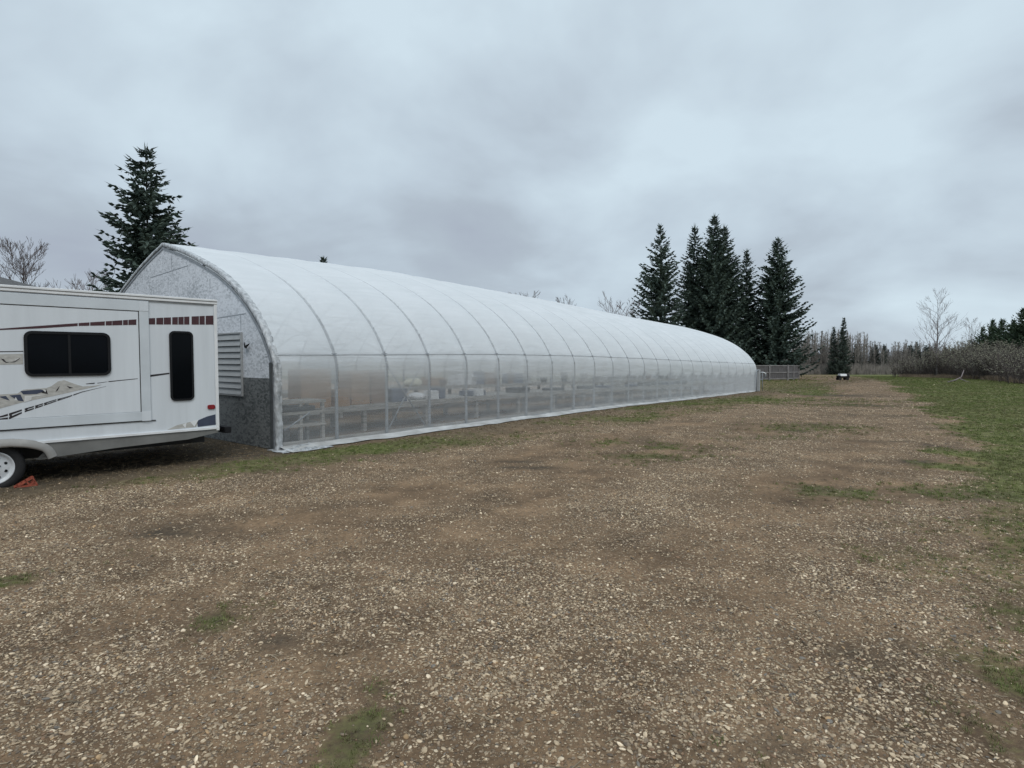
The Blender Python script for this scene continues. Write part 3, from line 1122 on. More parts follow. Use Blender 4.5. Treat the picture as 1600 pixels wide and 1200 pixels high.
    GP0, GNn = gp(0, 0), GD

    def gpix(px, py):
        p = on_plane(px, py, GP0, GNn)
        return (p - GB).dot(GL), p.z
    m = MB()
    for a_, b_ in (((268, 399), (260, 424)), ((235, 434), (294, 415)), ((340, 497), (384, 490)), ((376, 492), (379, 517)), ((328, 436), (329, 449)), ((205, 500), (340, 497))):
        (u0, z0), (u1, z1) = gpix(*a_), gpix(*b_)
        if a_ == (268, 399):
            u1 = u0
        if a_ == (376, 492) or a_ == (328, 436):
            u1 = u0
        p0, p1 = gp(u0, z0, .001), gp(u1, z1, .001)
        d = (p1 - p0)
        m.box((p0 + p1) / 2, (d.length, .004, .014), d.normalized(), GD, d.normalized().cross(GD))
    m.build('panel_seam', M_WIRE, gw)
    # louvre vent
    u0, zt = gpix(379, 519)
    _, zb = gpix(379, 619)
    u1 = u0 + 1.05
    m = MB().ringprism([gp(u0, zb, .04), gp(u1, zb, .04), gp(u1, zt, .04), gp(u0, zt, .04)],
                       [gp(u0 + .025, zb + .025, .04), gp(u1 - .025, zb + .025, .04), gp(u1 - .025, zt - .025, .04), gp(u0 + .025, zt - .025, .04)], GD * .034)
    lv = m.build('louvre_vent', M_LOUV, root)
    lv['label'] = 'grey metal louvre vent in the gable'
    ns = 10
    st = (zt - zb - .05) / ns
    for k in range(ns):
        zz = zb + .025 + st * k
        MB().prism([gp(u0 + .03, zz + .004, .048), gp(u0 + .03, zz + st * .97, .014), gp(u0 + .03, zz + st * .97, .008), gp(u0 + .03, zz + .004, .040)], GL * (u1 - u0 - .06)).build('slat', M_LOUV, lv)
    MB().prism([gp(u0 + .02, zb + .02, .0075), gp(u1 - .02, zb + .02, .0075), gp(u1 - .02, zt - .02, .0075), gp(u0 + .02, zt - .02, .0075)], GD * .0012).build('vent_back', M_DARK, lv)
    # bracket like a bird in flight
    u, z = gpix(388, 542)
    m = MB()
    m.tube([gp(u + .11, z + .09, .02), gp(u + .05, z + .0, .04), gp(u - .02, z - .015, .05)], [.006, .018, .016], 6)
    m.tube([gp(u + .04, z - .0, .04), gp(u - .05, z + .02, .05), gp(u - .12, z + .055, .04)], [.018, .02, .006], 6)
    m.build('bracket', M_BLACK, root)
    # dark batten strip and crumpled film wrap along the front hoop
    i1, i2 = inset(0.055), inset(0.10)
    m = MB()
    o_, i_ = [gp(u, max(z, .03), .012) for u, z in i1], [gp(u, max(z, .03), .012) for u, z in i2]
    for k in range(len(o_) - 1):
        m.add([o_[k], o_[k + 1], i_[k + 1], i_[k], o_[k] + GD * .03, o_[k + 1] + GD * .03, i_[k + 1] + GD * .03, i_[k] + GD * .03],
              [(0, 1, 2, 3), (7, 6, 5, 4), (0, 4, 5, 1), (3, 2, 6, 7)])
    m.build('wiggle_strip', M_WIRE, root)
    MB().box(gp(.085, .80, .030), (.07, .02, 1.5), GL, GD).build('edge_board', M_EDGE, root)
    # wrap: from gable face round the hoop on to the film
    fine = catmull([(u, z) for u, z in ARCH], 6)
    v, f = [], []
    cols = 7
    for i, (u, z) in enumerate(fine):
        a, b = fine[max(0, i - 1)], fine[min(len(fine) - 1, i + 1)]
        tu, tz = b[0] - a[0], b[1] - a[1]
        l = math.hypot(tu, tz) or 1
        nu_, nz_ = -tz / l, tu / l
        amp = .032 * (1 if u < 4.6 else .6) * float(np.interp(z, [0, 1.5, 3, 4], [1.3, 1.0, .7, .4]))
        for j in range(cols):
            s = j / (cols - 1)
            k = float(fbm(i * .55 + 5, j * 1.3, 13, 3) - .5)
            if s < .5:
                back, off = -.040 - .012 * math.sin(s * 6.28), -0.02 + .12 * s
            else:
                back, off = -.04 + (s - .5) * 0.22, 0.050
            off += amp * k * (0 if j in (0,) else 1)
            back += amp * .7 * float(fbm(i * .41 - 3, j * .8 + 4, 17, 2) - .5)
            p = GB + GL * (u + nu_ * off) + GD * back
            p.z = max(z + nz_ * off, .015)
            v.append(p)
    for i in range(len(fine) - 1):
        for j in range(cols - 1):
            f.append((i * cols + j, i * cols + j + 1, (i + 1) * cols + j + 1, (i + 1) * cols + j))
    w = fast_mesh('film_wrap', np.array(v), np.array(f), M_SHEET, root, True)
    w['label'] = 'crumpled film edge wrapped round the front hoop'
    # bunched plastic at the near corner
    v, f = [], []
    R, C = 12, 22
    for i in range(R):
        for j in range(C):
            s, q = i / (R - 1), j / (C - 1)
            p = GB + GD * (-.12 + 1.0 * q) + GL * (.10 - .48 * s - .1 * math.sin(q * 3))
            fold = float(fbm(q * 9, s * 5, 19, 3))
            edge = min(1, 4 * min(q, 1 - q), 3 * (1 - s) + .1)
            p += GD * .08 * float(fbm(q * 5, s * 5 + 9, 23, 2) - .5)
            p.z = float(gz(p.x, p.y)) + .012 + (.15 * (fold - .28) * edge if fold > .28 else 0)
            v.append(p)
    for i in range(R - 1):
        for j in range(C - 1):
            f.append((i * C + j, i * C + j + 1, (i + 1) * C + j + 1, (i + 1) * C + j))
    fast_mesh('bunched_film', np.array(v), np.array(f), M_SHEET, root, True)
    # far end wall
    def fp(u, z):
        p = gpos(NB, u, z)
        return p + GD * .03
    MB().prism([fp(u, z) for u, z in inset(0.02)], GD * .02).build('end_wall', M_OSBW, root)
    # far right corner: grey corner post with dark bar
    b = gpos(NB, -.02, 0) + GD * .1
    MB().box(b + UP * .62 - GL * .1, (.26, .16, 1.24), GD, GL).build('corner_post', M_LOUV, root, bevel=.02)
    e = gpos(NB - .35, -.16, 0)
    MB().tube([e, e + UP * 1.14, e + UP * 1.2 + GD * .1, e + UP * 1.2 + GD * .45], .028, 8).build('end_pipe', M_WIRE, root, True)
    return root


GH = build_greenhouse()


def hose():
    b = gpos(NB, -.28, 0) + GD * .35
    r = thing('hose_reel', 'small coil of dark hose hanging at the far greenhouse corner', 'hose', (b.x, b.y, hb(b.y)))
    m = MB()
    c = Vector((b.x, b.y, hb(b.y) + .85))
    pts = []
    for k in range(70):
        a = k / 70 * 2 * math.pi * 5
        rr = .14 + .05 * math.sin(k * .9)
        pts.append(c + GL * (-rr * math.cos(a)) + UP * (rr * 1.3 * math.sin(a)) + GD * (.0 + .002 * k))
    m.tube(pts, .02, 6)
    m.build('hose_coil', M_WIRE, r, True)
    MB().tube([c + UP * .2 + GL * .2, c + UP * .24 - GL * .02, c + UP * .16 - GL * .2], .028, 6).build('hook', M_TRIMW, r, True)
    MB().tube([Vector((b.x, b.y, hb(b.y))), c + UP * .24], .02, 6).build('stake', M_WIRE, r, True)


hose()


# ------------------------------------------------------------------ inside the greenhouse
def gfp(px, py, u):
    """point of the vertical plane u metres inside, as (bays along, height)"""
    p = on_plane(px, py, GB + GL * u, GL)
    n = (p - GB).dot(GD) / BAY
    return n, p.z - hb(p.y)


def long_bench(name, label, u0, u1, n0, n1, zt, legs, apron=.12):
    r = thing(name, label, 'bench', gpos(n0, u0, 0))
    m, q = MB(), MB()
    k = n0
    while k < n1 - .01:
        e = min(k + 2, n1)
        a, b = gpos(k, (u0 + u1) / 2, zt), gpos(e, (u0 + u1) / 2, zt)
        d = (b - a)
        m.box((a + b) / 2 - UP * .015, (d.length, u1 - u0, .03), d.normalized(), GL)
        for u in (u0 - .02, u1 + .02):
            c = (gpos(k, u, zt) + gpos(e, u, zt)) / 2
            q.box(c - UP * (apron / 2 - .012), (d.length, .04, apron), d.normalized(), GL)
        k = e
    m.build('bench_top', M_WOOD, r)
    q.build('apron', M_WOOD, r)
    k = n0 + .12
    while k < n1:
        for u in (u0 + .06, u1 - .06):
            b = gpos(k, u, 0)
            MB().box(b + UP * (zt - .03) / 2, (.09, .09, zt - .03), GD, GL).build('leg', M_WOOD, r)
        k += legs
    return r


long_bench('plant_bench', 'long weathered timber bench along the road side inside the greenhouse', 1.05, 2.35, 0.55, 23.2, .57, 1.55)
long_bench('staging_bench', 'timber bench down the middle of the greenhouse behind the first', 4.0, 5.4, 1.0, 23.2, .74, 2.3)


def seed_rack():
    r = thing('tray_rack', 'low two tier timber rack just inside the front corner of the greenhouse', 'rack', gpos(.1, .35, 0))
    for z in (.36, .60, .80):
        m = MB()
        a, b = gpos(.1, .62, z), gpos(.98, .62, z)
        m.box((a + b) / 2, ((b - a).length, .62, .05), GD, GL)
        m.build('shelf', M_WOOD, r)
    for n in (.14, .55, .94):
        for u in (.36, .9):
            MB().box(gpos(n, u, .39), (.06, .06, .78), GD, GL).build('post', M_WOOD, r)
    MB().box(gpos(.5, .55, .675), (.7, .45, .09), GD, GL).build('tray', M_TRAYB, r)


seed_rack()


def carton(label, px0, py0, px1, py1, u, depth, m, cat='box', name='cardboard_box'):
    """a carton whose road face spans the two picture corners on the plane u metres inside"""
    n0, zt = gfp(px0, py0, u)
    n1, zb = gfp(px1, py1, u)
    base = .57 if u < 3 else .74
    zb = base
    zt = max(zt, zb + .12)
    a = gpos((n0 + n1) / 2, u + depth / 2, zb)
    w, h = (n1 - n0) * BAY, zt - zb
    r = thing(name, label, cat, a + UP * .001)
    MB().box(a + UP * (h / 2 + .001), (w, depth, h), GD, GL).build('carton', m, r, bevel=.008)
    return r


carton('tan box on the bench left of the first inner hoop', 470, 578, 518, 634, 1.3, .5, M_CARD)
carton('small tan box on the bench just right of the first inner hoop', 527, 610, 547, 634, 1.2, .4, M_CARD)
carton('tall brown box on the bench, left one of the tall pair', 549, 581, 578, 634, 1.35, .5, M_CARD)
carton('tall dark brown box on the bench beside the second inner hoop', 580, 580, 606, 634, 1.35, .5, M_CARD2)
carton('purple grey box on the bench behind the cross brace', 613, 609, 636, 630, 1.3, .4, M_BOXB)
carton('white small box on the bench right of the third inner hoop', 674, 612, 686, 623, 1.2, .3, M_BOXW)
carton('dark blue box on the bench between the third and fourth inner hoops', 687, 607, 696, 623, 1.25, .4, M_BOXB)
carton('white box with dark print on the bench past the fourth inner hoop', 745, 609, 756, 619, 1.2, .3, M_BOXW)
carton('orange brown box on the middle bench between third and fourth hoops', 674, 591, 696, 605, 4.2, .5, M_CARD)
carton('dark grey tote on the middle bench past the fourth hoop', 742, 581, 757, 604, 4.2, .5, M_BOXB)
carton('brown box on the middle bench beside the fifth hoop', 759, 583, 777, 604, 4.2, .5, M_CARD2)
carton('pale tote on the middle bench behind the fourth hoop', 716, 580, 740, 604, 4.2, .5, M_BOXW)
carton('dark box on the middle bench past the sixth hoop', 800, 584, 818, 604, 4.2, .5, M_BOXB)


def sack(label, px, py, w, u, m=M_BAG, cat='sack'):
    n, z = gfp(px, py, u)
    b = gpos(n, u + .2, .57 if u < 3 else .74)
    import bmesh
    bm = bmesh.new()
    bmesh.ops.create_icosphere(bm, subdivisions=3, radius=1)
    for v in bm.verts:
        c = v.co
        q = 1 + .25 * (float(fbm(c.x * 1.7 + 9, c.y * 1.7 + c.z * 1.3, int(px), 3)) - .5)
        v.co = Vector((c.x * w * q, c.y * .22 * q, max(-.8, c.z) * .42 * w * q + .3 * w))
    mb = MB()
    mb.v = [b + GD * v.co.x + GL * v.co.y + UP * v.co.z for v in bm.verts]
    mb.f = [tuple(v.index for v in f.verts) for f in bm.faces]
    bm.free()
    o = mb.build('sack', m, None, True)
    tag(o, label, cat)
    o.data.transform(Matrix.Translation(-b))
    o.location = b


sack('pale yellow sack lying on the middle bench left of the third hoop', 652, 604, .35, 4.2)
sack('white sack slumped on the bench right of the cross brace', 660, 618, .24, 1.4, M_BOXW)


def pots():
    rng = random.Random(5)
    k = 5.6
    i = 0
    while k < 22:
        w = rng.uniform(.35, .8)
        h = rng.uniform(.06, .16)
        b = gpos(k, 1.3, .571)
        r = MB().box(b + UP * h / 2 + GL * .25, (w, .45, h), GD, GL).build('seed_tray', rng.choice((M_TRAYB, M_WOOD, M_BOXB)), None, bevel=.01)
        r.data.transform(Matrix.Translation(-b))
        r.location = b
        tag(r, 'flat seed tray lying on the road side bench under the film', 'tray', 'seed trays along the road side bench')
        k += rng.uniform(.7, 1.8)
        i += 1
    k = 6.8
    while k < 22:
        b = gpos(k, 4.2, .741)
        rr, h = rng.uniform(.1, .2), rng.uniform(.2, .42)
        o = MB().tube([b, b + UP * .01, b + UP * h * .93, b + UP * h * .93, b + UP * h], [rr * .72, rr * .75, rr, rr * 1.08, rr * 1.08], 14).build('flower_pot', rng.choice((M_TRAYB, M_BOXW, M_CARD2)), None, True)
        o.data.transform(Matrix.Translation(-b))
        o.location = b
        tag(o, 'plastic plant pot standing on the middle greenhouse bench', 'pot', 'plant pots along the middle bench')
        k += rng.uniform(.5, 1.6)


pots()

# ------------------------------------------------------------------ travel trailer
RA = math.atan(849 / FPX)
RD = Vector((math.sin(RA), math.cos(RA), 0))          # towards the rear
RLf = Vector((-math.cos(RA), math.sin(RA), 0))        # into the trailer
RW = Vector((-805 / FPX * 7.1, 7.1, 0))               # under the rear wheel, on the side plane


def rp(t, z, out=0.0):
    return RW + RD * t - RLf * out + UP * z


def rpix(px, py):
    p = on_plane(px, py, RW, RLf)
    return (p - RW).dot(RD), p.z


def rq(px, py, out=0.0):
    t, z = rpix(px, py)
    return rp(t, z, out)


def rrect(t0, t1, z0, z1, r, out, slant=0.0, k=5):
    pts = []
    for cx, cz, a0 in ((t1 - r, z1 - r, 0), (t0 + r, z1 - r, 90), (t0 + r, z0 + r, 180), (t1 - r, z0 + r, 270)):
        for j in range(k + 1):
            a = math.radians(a0 + 90 * j / k)
            pts.append(rp(cx + r * math.cos(a), cz + r * math.sin(a), out))
    return pts


def build_trailer():
    root = thing('travel_trailer', 'white travel trailer with maroon and navy stripes parked before the greenhouse', 'trailer', RW)
    IN = RLf
    t_end, _ = rpix(338.5, 560)
    t0 = -4.6
    _, z_top = rpix(337, 470)
    _, z_bot = rpix(338, 668.5)
    wid = 2.42
    # body
    b = MB()
    b.prism([rp(t0, z_bot), rp(t_end, z_bot), rp(t_end, z_top), rp(t0, z_top)], IN * wid)
    body = b.build('body', M_WHITE, root)
    # roof with slight crown and edge rail
    m = MB()
    pr = []
    for k in range(9):
        s = k / 8
        pr.append(rp(t0 - .01, z_top + .004 + .07 * math.sin(math.pi * s), 0) + IN * (.02 + (wid - .04) * s))
    m.prism(pr, RD * (t_end - t0 + .02))
    rf = m.build('roof', M_TRIMW, root)
    m = MB()
    for side in (0, 1):
        o = -.012 if side == 0 else wid + .012
        m.box(rp((t0 + t_end) / 2, z_top - .022, 0) + IN * o, (t_end - t0 + .04, .03, .075), RD, IN)
    m.build('roof_rail', M_TRIMW, root, bevel=.006)
    MB().box(rp((t0 + t_end) / 2, z_top - .068, .006), (t_end - t0 + .02, .02, .014), RD, IN).build('rail_gasket', M_WIRE, root)
    MB().box(rp(t0 / 2 + t_end / 2, z_top - .018, .0285), (t_end - t0 + .03, .004, .012), RD, IN).build('rail_insert', M_GREYP, root)
    # rear corner trim
    MB().box(rp(t_end - .008, (z_top + z_bot) / 2 - .05, .006), (.045, .028, z_top - z_bot - .02), RD, IN).build('corner_trim', M_TRIMW, root, bevel=.005)
    MB().box(rp(t_end - .033, (z_top + z_bot) / 2, .004), (.006, .012, z_top - z_bot - .16), RD, IN).build('trim_seam', M_FLANGE, root)
    # bottom white strip and grey skirt
    a_t, a_z = rpix(35, 693.5)
    m = MB().box(rp((a_t + t_end) / 2, z_bot, .008), (t_end - a_t, .03, .03), RD, IN)
    m.build('bottom_trim', M_TRIMW, root)
    sk = [rpix(*q) for q in ((57, 718.5), (180, 700), (294, 686.5), (341, 675.5))]
    arch = [(.47, sk[0][1]), (.43, .405), (.36, .45), (.26, .485), (.13, .51), (0, .515), (-.92, .515), (-1.05, .51), (-1.18, .485), (-1.28, .45), (-1.35, .405), (-1.39, sk[0][1])]
    poly = [rp(t0 + .3, z_bot - .016, .004), rp(t_end - .01, z_bot - .016, .004)] + [rp(t, z, .004) for t, z in reversed(sk)] + [rp(t, z, .004) for t, z in arch] + [rp(t0 + .6, sk[0][1], .004)]
    MB().prism(poly, IN * .03).build('skirt', M_GREYP, root)
    MB().prism([rp(t0 + .3, z_bot - .016) + IN * wid, rp(t_end - .01, z_bot - .016) + IN * wid, rp(t_end - .01, .30) + IN * wid, rp(t0 + .3, .26) + IN * wid], -IN * .03).build('skirt', M_GREYP, root)  # unseen far side skirt, added to block light under the trailer
    # underside, frame rails, axle
    MB().prism([rp(t0 + .1, z_bot - .1, -.1), rp(sk[3][0] - .1, z_bot - .03, -.1), rp(sk[3][0] - .15, z_bot - .012, -.1), rp(t0 + .1, z_bot - .012, -.1)], IN * (wid - .2)).build('underbelly', M_CHASSIS, root)
    m = MB()
    for o in (.45, wid - .45):
        m.box(rp(-.8, z_bot - .18) + IN * o, (6.6, .06, .15), RD, IN)
    m.build('frame_rail', M_CHASSIS, root)
    # slide-out: flange frame, flush panel
    T = lambda px, py: rpix(px, py)
    to1, zo1 = T(231, 471)
    _, zo0 = T(231, 656.5)
    ti1, zi1 = T(216.5, 486)
    _, zi0 = T(217.5, 643.5)
    ts0 = -1.75
    m = MB().ringprism([rp(ts0 - .12, zo0, .002), rp(to1, zo0, .002), rp(to1, zo1, .002), rp(ts0 - .12, zo1, .002)],
                       [rp(ts0, zi0, .002), rp(ti1, zi0, .002), rp(ti1, zi1, .002), rp(ts0, zi1, .002)], -IN * .022)
    fl = m.build('slideout_flange', M_FLANGE, root, bevel=.004)
    sl = MB().prism([rp(ts0 + .012, zi0 + .004, .001), rp(ti1 - .012, zi0 + .004, .001), rp(ti1 - .012, zi1 - .012, .001), rp(ts0 + .012, zi1 - .012, .001)], -IN * .017).build('slideout', M_SLIDE, root)
    m = MB()
    m.box(rp((ts0 + ti1) / 2, zi1 - .006, .008), (ti1 - ts0, .02, .010), RD, IN)
    m.box(rp(ti1 - .006, (zi0 + zi1) / 2, .008), (.010, .02, zi1 - zi0), RD, IN)
    m.box(rp((ts0 + to1) / 2, zo0 - .008, .006), (to1 - ts0 + .12, .012, .014), RD, IN)
    m.build('slideout_seal', M_DARK, root)
    # corner blocks of the flange
    for z in ((zo1 + zi1) / 2, (zo0 + zi0) / 2):
        MB().box(rp((to1 + ti1) / 2, z, .0262), (to1 - ti1 - .004, .004, abs(zo1 - zi1) - .006), RD, IN).build('flange_corner', M_WHITE, fl)
    OUT = .019

    def window(px0, px1, py0, py1, rr, out, fr, div=None):
        ta, tb = rpix(px0, 550)[0], rpix(px1, 550)[0]
        zt_ = rpix((px0 + px1) / 2, py0)[1]
        zb_ = rpix((px0 + px1) / 2, py1)[1]
        o = rrect(ta, tb, zb_, zt_, rr, out)
        i = rrect(ta + fr, tb - fr, zb_ + fr, zt_ - fr, rr * .6, out)
        w = MB().ringprism(o, i, -IN * .02).build('window', M_BLACK, root)
        MB().prism(rrect(ta + fr * .8, tb - fr * .8, zb_ + fr * .8, zt_ - fr * .8, rr * .6, out + .001), -IN * .005).build('pane', M_GLASS, w)
        if div:
            td = rpix(div, 550)[0]
            MB().box(rp(td, (zb_ + zt_) / 2, out + .009), (.028, .008, zt_ - zb_ - 2 * fr), RD, IN).build('mullion', M_BLACK, w)
        return w
    window(37, 172, 518.5, 587.5, .085, OUT, .034, 108)
    window(264.5, 301.5, 517.5, 626, .07, .001, .028)

    def decal(name, pts, out, mt, par, th=.0015):
        return MB().prism([rq(x, y, out) for x, y in pts], -IN * th).build(name, mt, par)

    def c1(x, y):
        return (x / 3.3333, 420 + y / 3.3333)

    def c7(x, y):
        return (x / 6.667, 500 + y / 6.667)
    # upper maroon band on the slide
    def bandm(pieces, out, par, tops, bots, mt, name):
        m = MB()
        for x0, x1 in pieces:
            q = []
            for k in range(5):
                x = x0 + (x1 - x0) * k / 4
                q.append(c1(x, float(np.interp(x, *tops))))
            for k in range(4, -1, -1):
                x = x0 + (x1 - x0) * k / 4
                q.append(c1(x, float(np.interp(x, *bots))))
            m.prism([rq(x, y, out) for x, y in q], -IN * .0015)
        return m.build(name, mt, par)
    bandm([(-400, 403), (408, 464), (468, 544), (549, 581), (583, 635), (639, 664), (667, 708)], OUT, sl,
          ([-400, 0, 180, 405, 715], [330, 312, 299, 283, 263]), ([-400, 0, 180, 405, 715], [334, 319, 312, 298, 292]), M_MAROON, 'maroon_stripe')
    bandm([(768, 808), (814, 850), (853, 890), (897, 926), (929, 956), (959, 986), (998, 1036), (1039, 1066), (1071, 1119)], .001, body,
          ([767, 1120], [258, 243]), ([767, 1120], [290, 291]), M_MAROON, 'maroon_stripe')
    # navy line to the rear window
    decal('navy_line', [c1(775, 553), c1(882, 541), c1(882, 548), c1(775, 564)], .001, M_CHAR, body)
    # landscape panel
    land = [(-60, 800), (0, 775), (180, 765), (240, 725), (480, 708), (530, 690), (600, 640), (665, 626), (760, 660), (860, 692), (960, 686), (1060, 672), (1000, 690), (800, 735), (560, 790), (350, 830), (200, 865), (0, 920), (-60, 930)]
    decal('landscape_decal', [c7(*q) for q in land], OUT, M_BEIGE, sl)
    for q in ([(95, 785), (210, 775), (245, 845), (190, 840)], [(210, 740), (420, 722), (480, 735), (380, 770), (240, 775)], [(0, 795), (60, 790), (100, 840), (0, 805)]):
        decal('water_decal', [c7(*k) for k in q], OUT + .002, M_NAVY, sl)
    for q in ([(620, 685), (600, 730), (575, 750), (590, 720)], [(690, 685), (760, 705), (720, 712)], [(480, 720), (495, 770), (440, 760), (420, 750)]):
        decal('rock_decal', [c7(*k) for k in q], OUT + .002, M_CHAR, sl)
    for q in ([(255, 790), (500, 775), (330, 800), (320, 835), (250, 855)], [(160, 800), (180, 835), (150, 835)], [(440, 725), (478, 730), (470, 752)]):
        decal('light_decal', [c7(*k) for k in q], OUT + .0025, M_PALE, sl)
    # dashed dark swoosh
    up = ([-60, 0, 240, 400, 580, 700, 850, 1000, 1100], [1015, 1000, 925, 880, 825, 795, 745, 712, 690])
    lw_ = ([-60, 0, 90, 240, 400, 580, 700, 850, 1000, 1100], [1050, 1040, 1035, 965, 910, 848, 808, 752, 714, 691])
    m = MB()
    xs = [(-60, 80), (92, 225), (255, 350), (362, 445), (455, 585), (595, 750), (760, 1100)]
    for x0, x1 in xs:
        for fa, fb in ((0, .36), (.62, 1.0)):
            q = []
            nst = 4
            for k in range(nst + 1):
                x = x0 + (x1 - x0) * k / nst
                a_, b_ = float(np.interp(x, *up)), float(np.interp(x, *lw_))
                q.append(c7(x, a_ + (b_ - a_) * fa))
            for k in range(nst, -1, -1):
                x = x0 + (x1 - x0) * k / nst
                a_, b_ = float(np.interp(x, *up)), float(np.interp(x, *lw_))
                q.append(c7(x, a_ + (b_ - a_) * fb + .5))
            m.prism([rq(x, y, OUT) for x, y in q], -IN * .0015)
        x = x0 + 8
        a_, b_ = float(np.interp(x, *up)), float(np.interp(x, *lw_))
        m.prism([rq(*c7(x, a_ + (b_ - a_) * .37), OUT), rq(*c7(x + 22, a_ + (b_ - a_) * .37 - 6), OUT), rq(*c7(x + 20, a_ + (b_ - a_) * .6 - 6), OUT), rq(*c7(x - 2, a_ + (b_ - a_) * .6), OUT)], -IN * .0015)
    m.build('dashed_swoosh', M_CHAR, sl)
    m = MB()
    for q in ([(890, 662), (985, 652), (980, 664), (895, 668)], [(1010, 655), (1120, 640), (1080, 650), (1012, 660)], [(1125, 637), (1430, 608), (1430, 613), (1130, 645)]):
        m.prism([rq(*c7(*k), OUT) for k in q], -IN * .0015)
    m.build('dark_dash', M_CHAR, sl)
    # left band with wing mark
    decal('beige_band', [c7(-200, 362), c7(238, 352), c7(238, 460), c7(-200, 470)], OUT, M_BEIGE, sl)
    decal('dark_line', [c7(-200, 329), c7(240, 322), c7(240, 330), c7(-200, 338)], OUT, M_CHAR, sl)
    decal('wing_mark', [c7(8, 402), c7(38, 408), c7(60, 435), c7(95, 442), c7(60, 446), c7(30, 428)], OUT + .002, M_CHAR, sl)
    decal('wing_mark', [c7(95, 442), c7(150, 430), c7(205, 393), c7(200, 405), c7(150, 440)], OUT + .002, M_CHAR, sl)
    decal('wing_light', [c7(150, 415), c7(205, 390), c7(190, 405), c7(155, 424)], OUT + .003, M_PALE, sl)
    # rear corner decal
    decal('rear_navy_decal', [c1(1025, 792), c1(1075, 770), c1(1124, 757), c1(1124, 812), c1(1030, 824)], .001, M_NAVY, body)
    decal('rear_beige_decal', [c1(870, 839), c1(920, 815), c1(1000, 795), c1(1032, 789), c1(1022, 824), c1(900, 836)], .001, M_BEIGE, body)
    for q in ([(950, 812), (972, 801), (965, 828)], [(990, 797), (1034, 785), (1012, 822)]):
        decal('tooth_decal', [c1(*k) for k in q], .0028, M_TRIMW, body)
    # side marker lamp
    ta, za = rpix(324, 639.5)
    tb, zb = rpix(335.5, 632)
    lm = MB().prism(rrect(ta, tb, za, zb, .025, .001), -IN * .02).build('marker_lamp', M_RED, root, bevel=.004)
    # fender flare along the arch
    wc_z = .25
    prof = ((.098, .006), (.094, .026), (.02, .040), (-.004, .034), (-.004, -.10))
    vs, fs = [], []
    fine_ = catmull(arch, 3)
    for i, (t, z) in enumerate(fine_):
        q0, q1 = fine_[max(0, i - 1)], fine_[min(len(fine_) - 1, i + 1)]
        dt, dz = q1[0] - q0[0], q1[1] - q0[1]
        ll = math.hypot(dt, dz)
        for d_, oo in prof:
            vs.append(rp(t - dz / ll * -d_ * 1.0, z + -dt / ll * d_, oo))
    for k in range(len(fine_) - 1):
        for j in range(4):
            fs.append((k * 5 + j, k * 5 + j + 1, (k + 1) * 5 + j + 1, (k + 1) * 5 + j))
    MB().add(vs, fs).build('fender_flare', M_FENDER, root, True)
    # wheel well
    MB().prism([rp(-1.42, .33, -.33), rp(.5, .33, -.33), rp(.5, z_bot, -.33), rp(-1.42, z_bot, -.33)], IN * .02).build('wheel_well', M_CHASSIS, root)

    def wheel(cx, side):
        o = .075 if side == 0 else wid - .075
        sg = -1 if side == 0 else 1
        c = rp(cx, wc_z) + IN * o

        def lathe(prof, n=36):
            vs, fs = [], []
            for k in range(n):
                a = 2 * math.pi * k / n
                for r_, d_ in prof:
                    vs.append(c + RD * (r_ * math.cos(a)) + UP * (r_ * math.sin(a)) + IN * (sg * d_))
            q = len(prof)
            for k in range(n):
                for j in range(q - 1):
                    fs.append((k * q + j, k * q + j + 1, ((k + 1) % n) * q + j + 1, ((k + 1) % n) * q + j))
            return MB().add(vs, fs)
        w = lathe([(.19, -.0), (.205, .016), (.245, .022), (.292, .014), (.316, -.02), (.32, -.1), (.316, -.18), (.285, -.2), (.2, -.2)]).build('wheel', M_RUBBER, root, True)
        rim = lathe([(.205, .016), (.196, .022), (.188, .012), (.176, -.016), (.165, -.024), (.15, -.018), (.11, -.008), (.06, -.006), (.045, -.002), (.04, .012), (.0001, .014)]).build('rim', M_RIM, w, True)
        m = MB()
        for k in range(8):
            a = 2 * math.pi * (k + .5) / 8
            cc = c + RD * (.128 * math.cos(a)) + UP * (.128 * math.sin(a)) + IN * (sg * -.012)
            m.tube([cc - IN * sg * .01, cc + IN * (sg * .003)], .018, 12)
        for k in range(5):
            a = 2 * math.pi * k / 5 + .3
            cc = c + RD * (.066 * math.cos(a)) + UP * (.066 * math.sin(a)) + IN * (sg * -.004)
            m.tube([cc - IN * sg * .01, cc + IN * (sg * .012)], .008, 6)
        m.build('rim_hole', M_BLACK, w)
        return w
    for side in (0, 1):
        for cx in (-.06, -.95):
            wheel(cx, side)
    m = MB()
    for cx in (0, -.92):
        m.tube([rp(cx, wc_z) + IN * .2, rp(cx, wc_z) + IN * (wid - .2)], .04, 8)
    m.build('axle', M_CHASSIS, root)
    # rear bumper and stabiliser
    MB().box(rp(t_end + .16, z_bot - .05) + IN * (wid / 2 - .02), (.10, wid - .1, .10), RD, IN).build('bumper', M_BLACK, root, bevel=.008)
    m = MB()
    for o in (.5, wid - .5):
        m.box(rp(t_end + .02, z_bot - .06) + IN * o, (.3, .06, .06), RD, IN)
    m.build('bumper_bracket', M_BLACK, root)
    for o in (.22, wid - .22):
        MB().prism([rp(t_end - .42, z_bot - .04) + IN * o, rp(t_end - .1, z_bot - .04) + IN * o, rp(t_end - .2, z_bot - .19) + IN * o, rp(t_end - .3, z_bot - .19) + IN * o], IN * .1).build('stabiliser_jack', M_CHASSIS, root)
    # tongue at the far front
    m = MB()
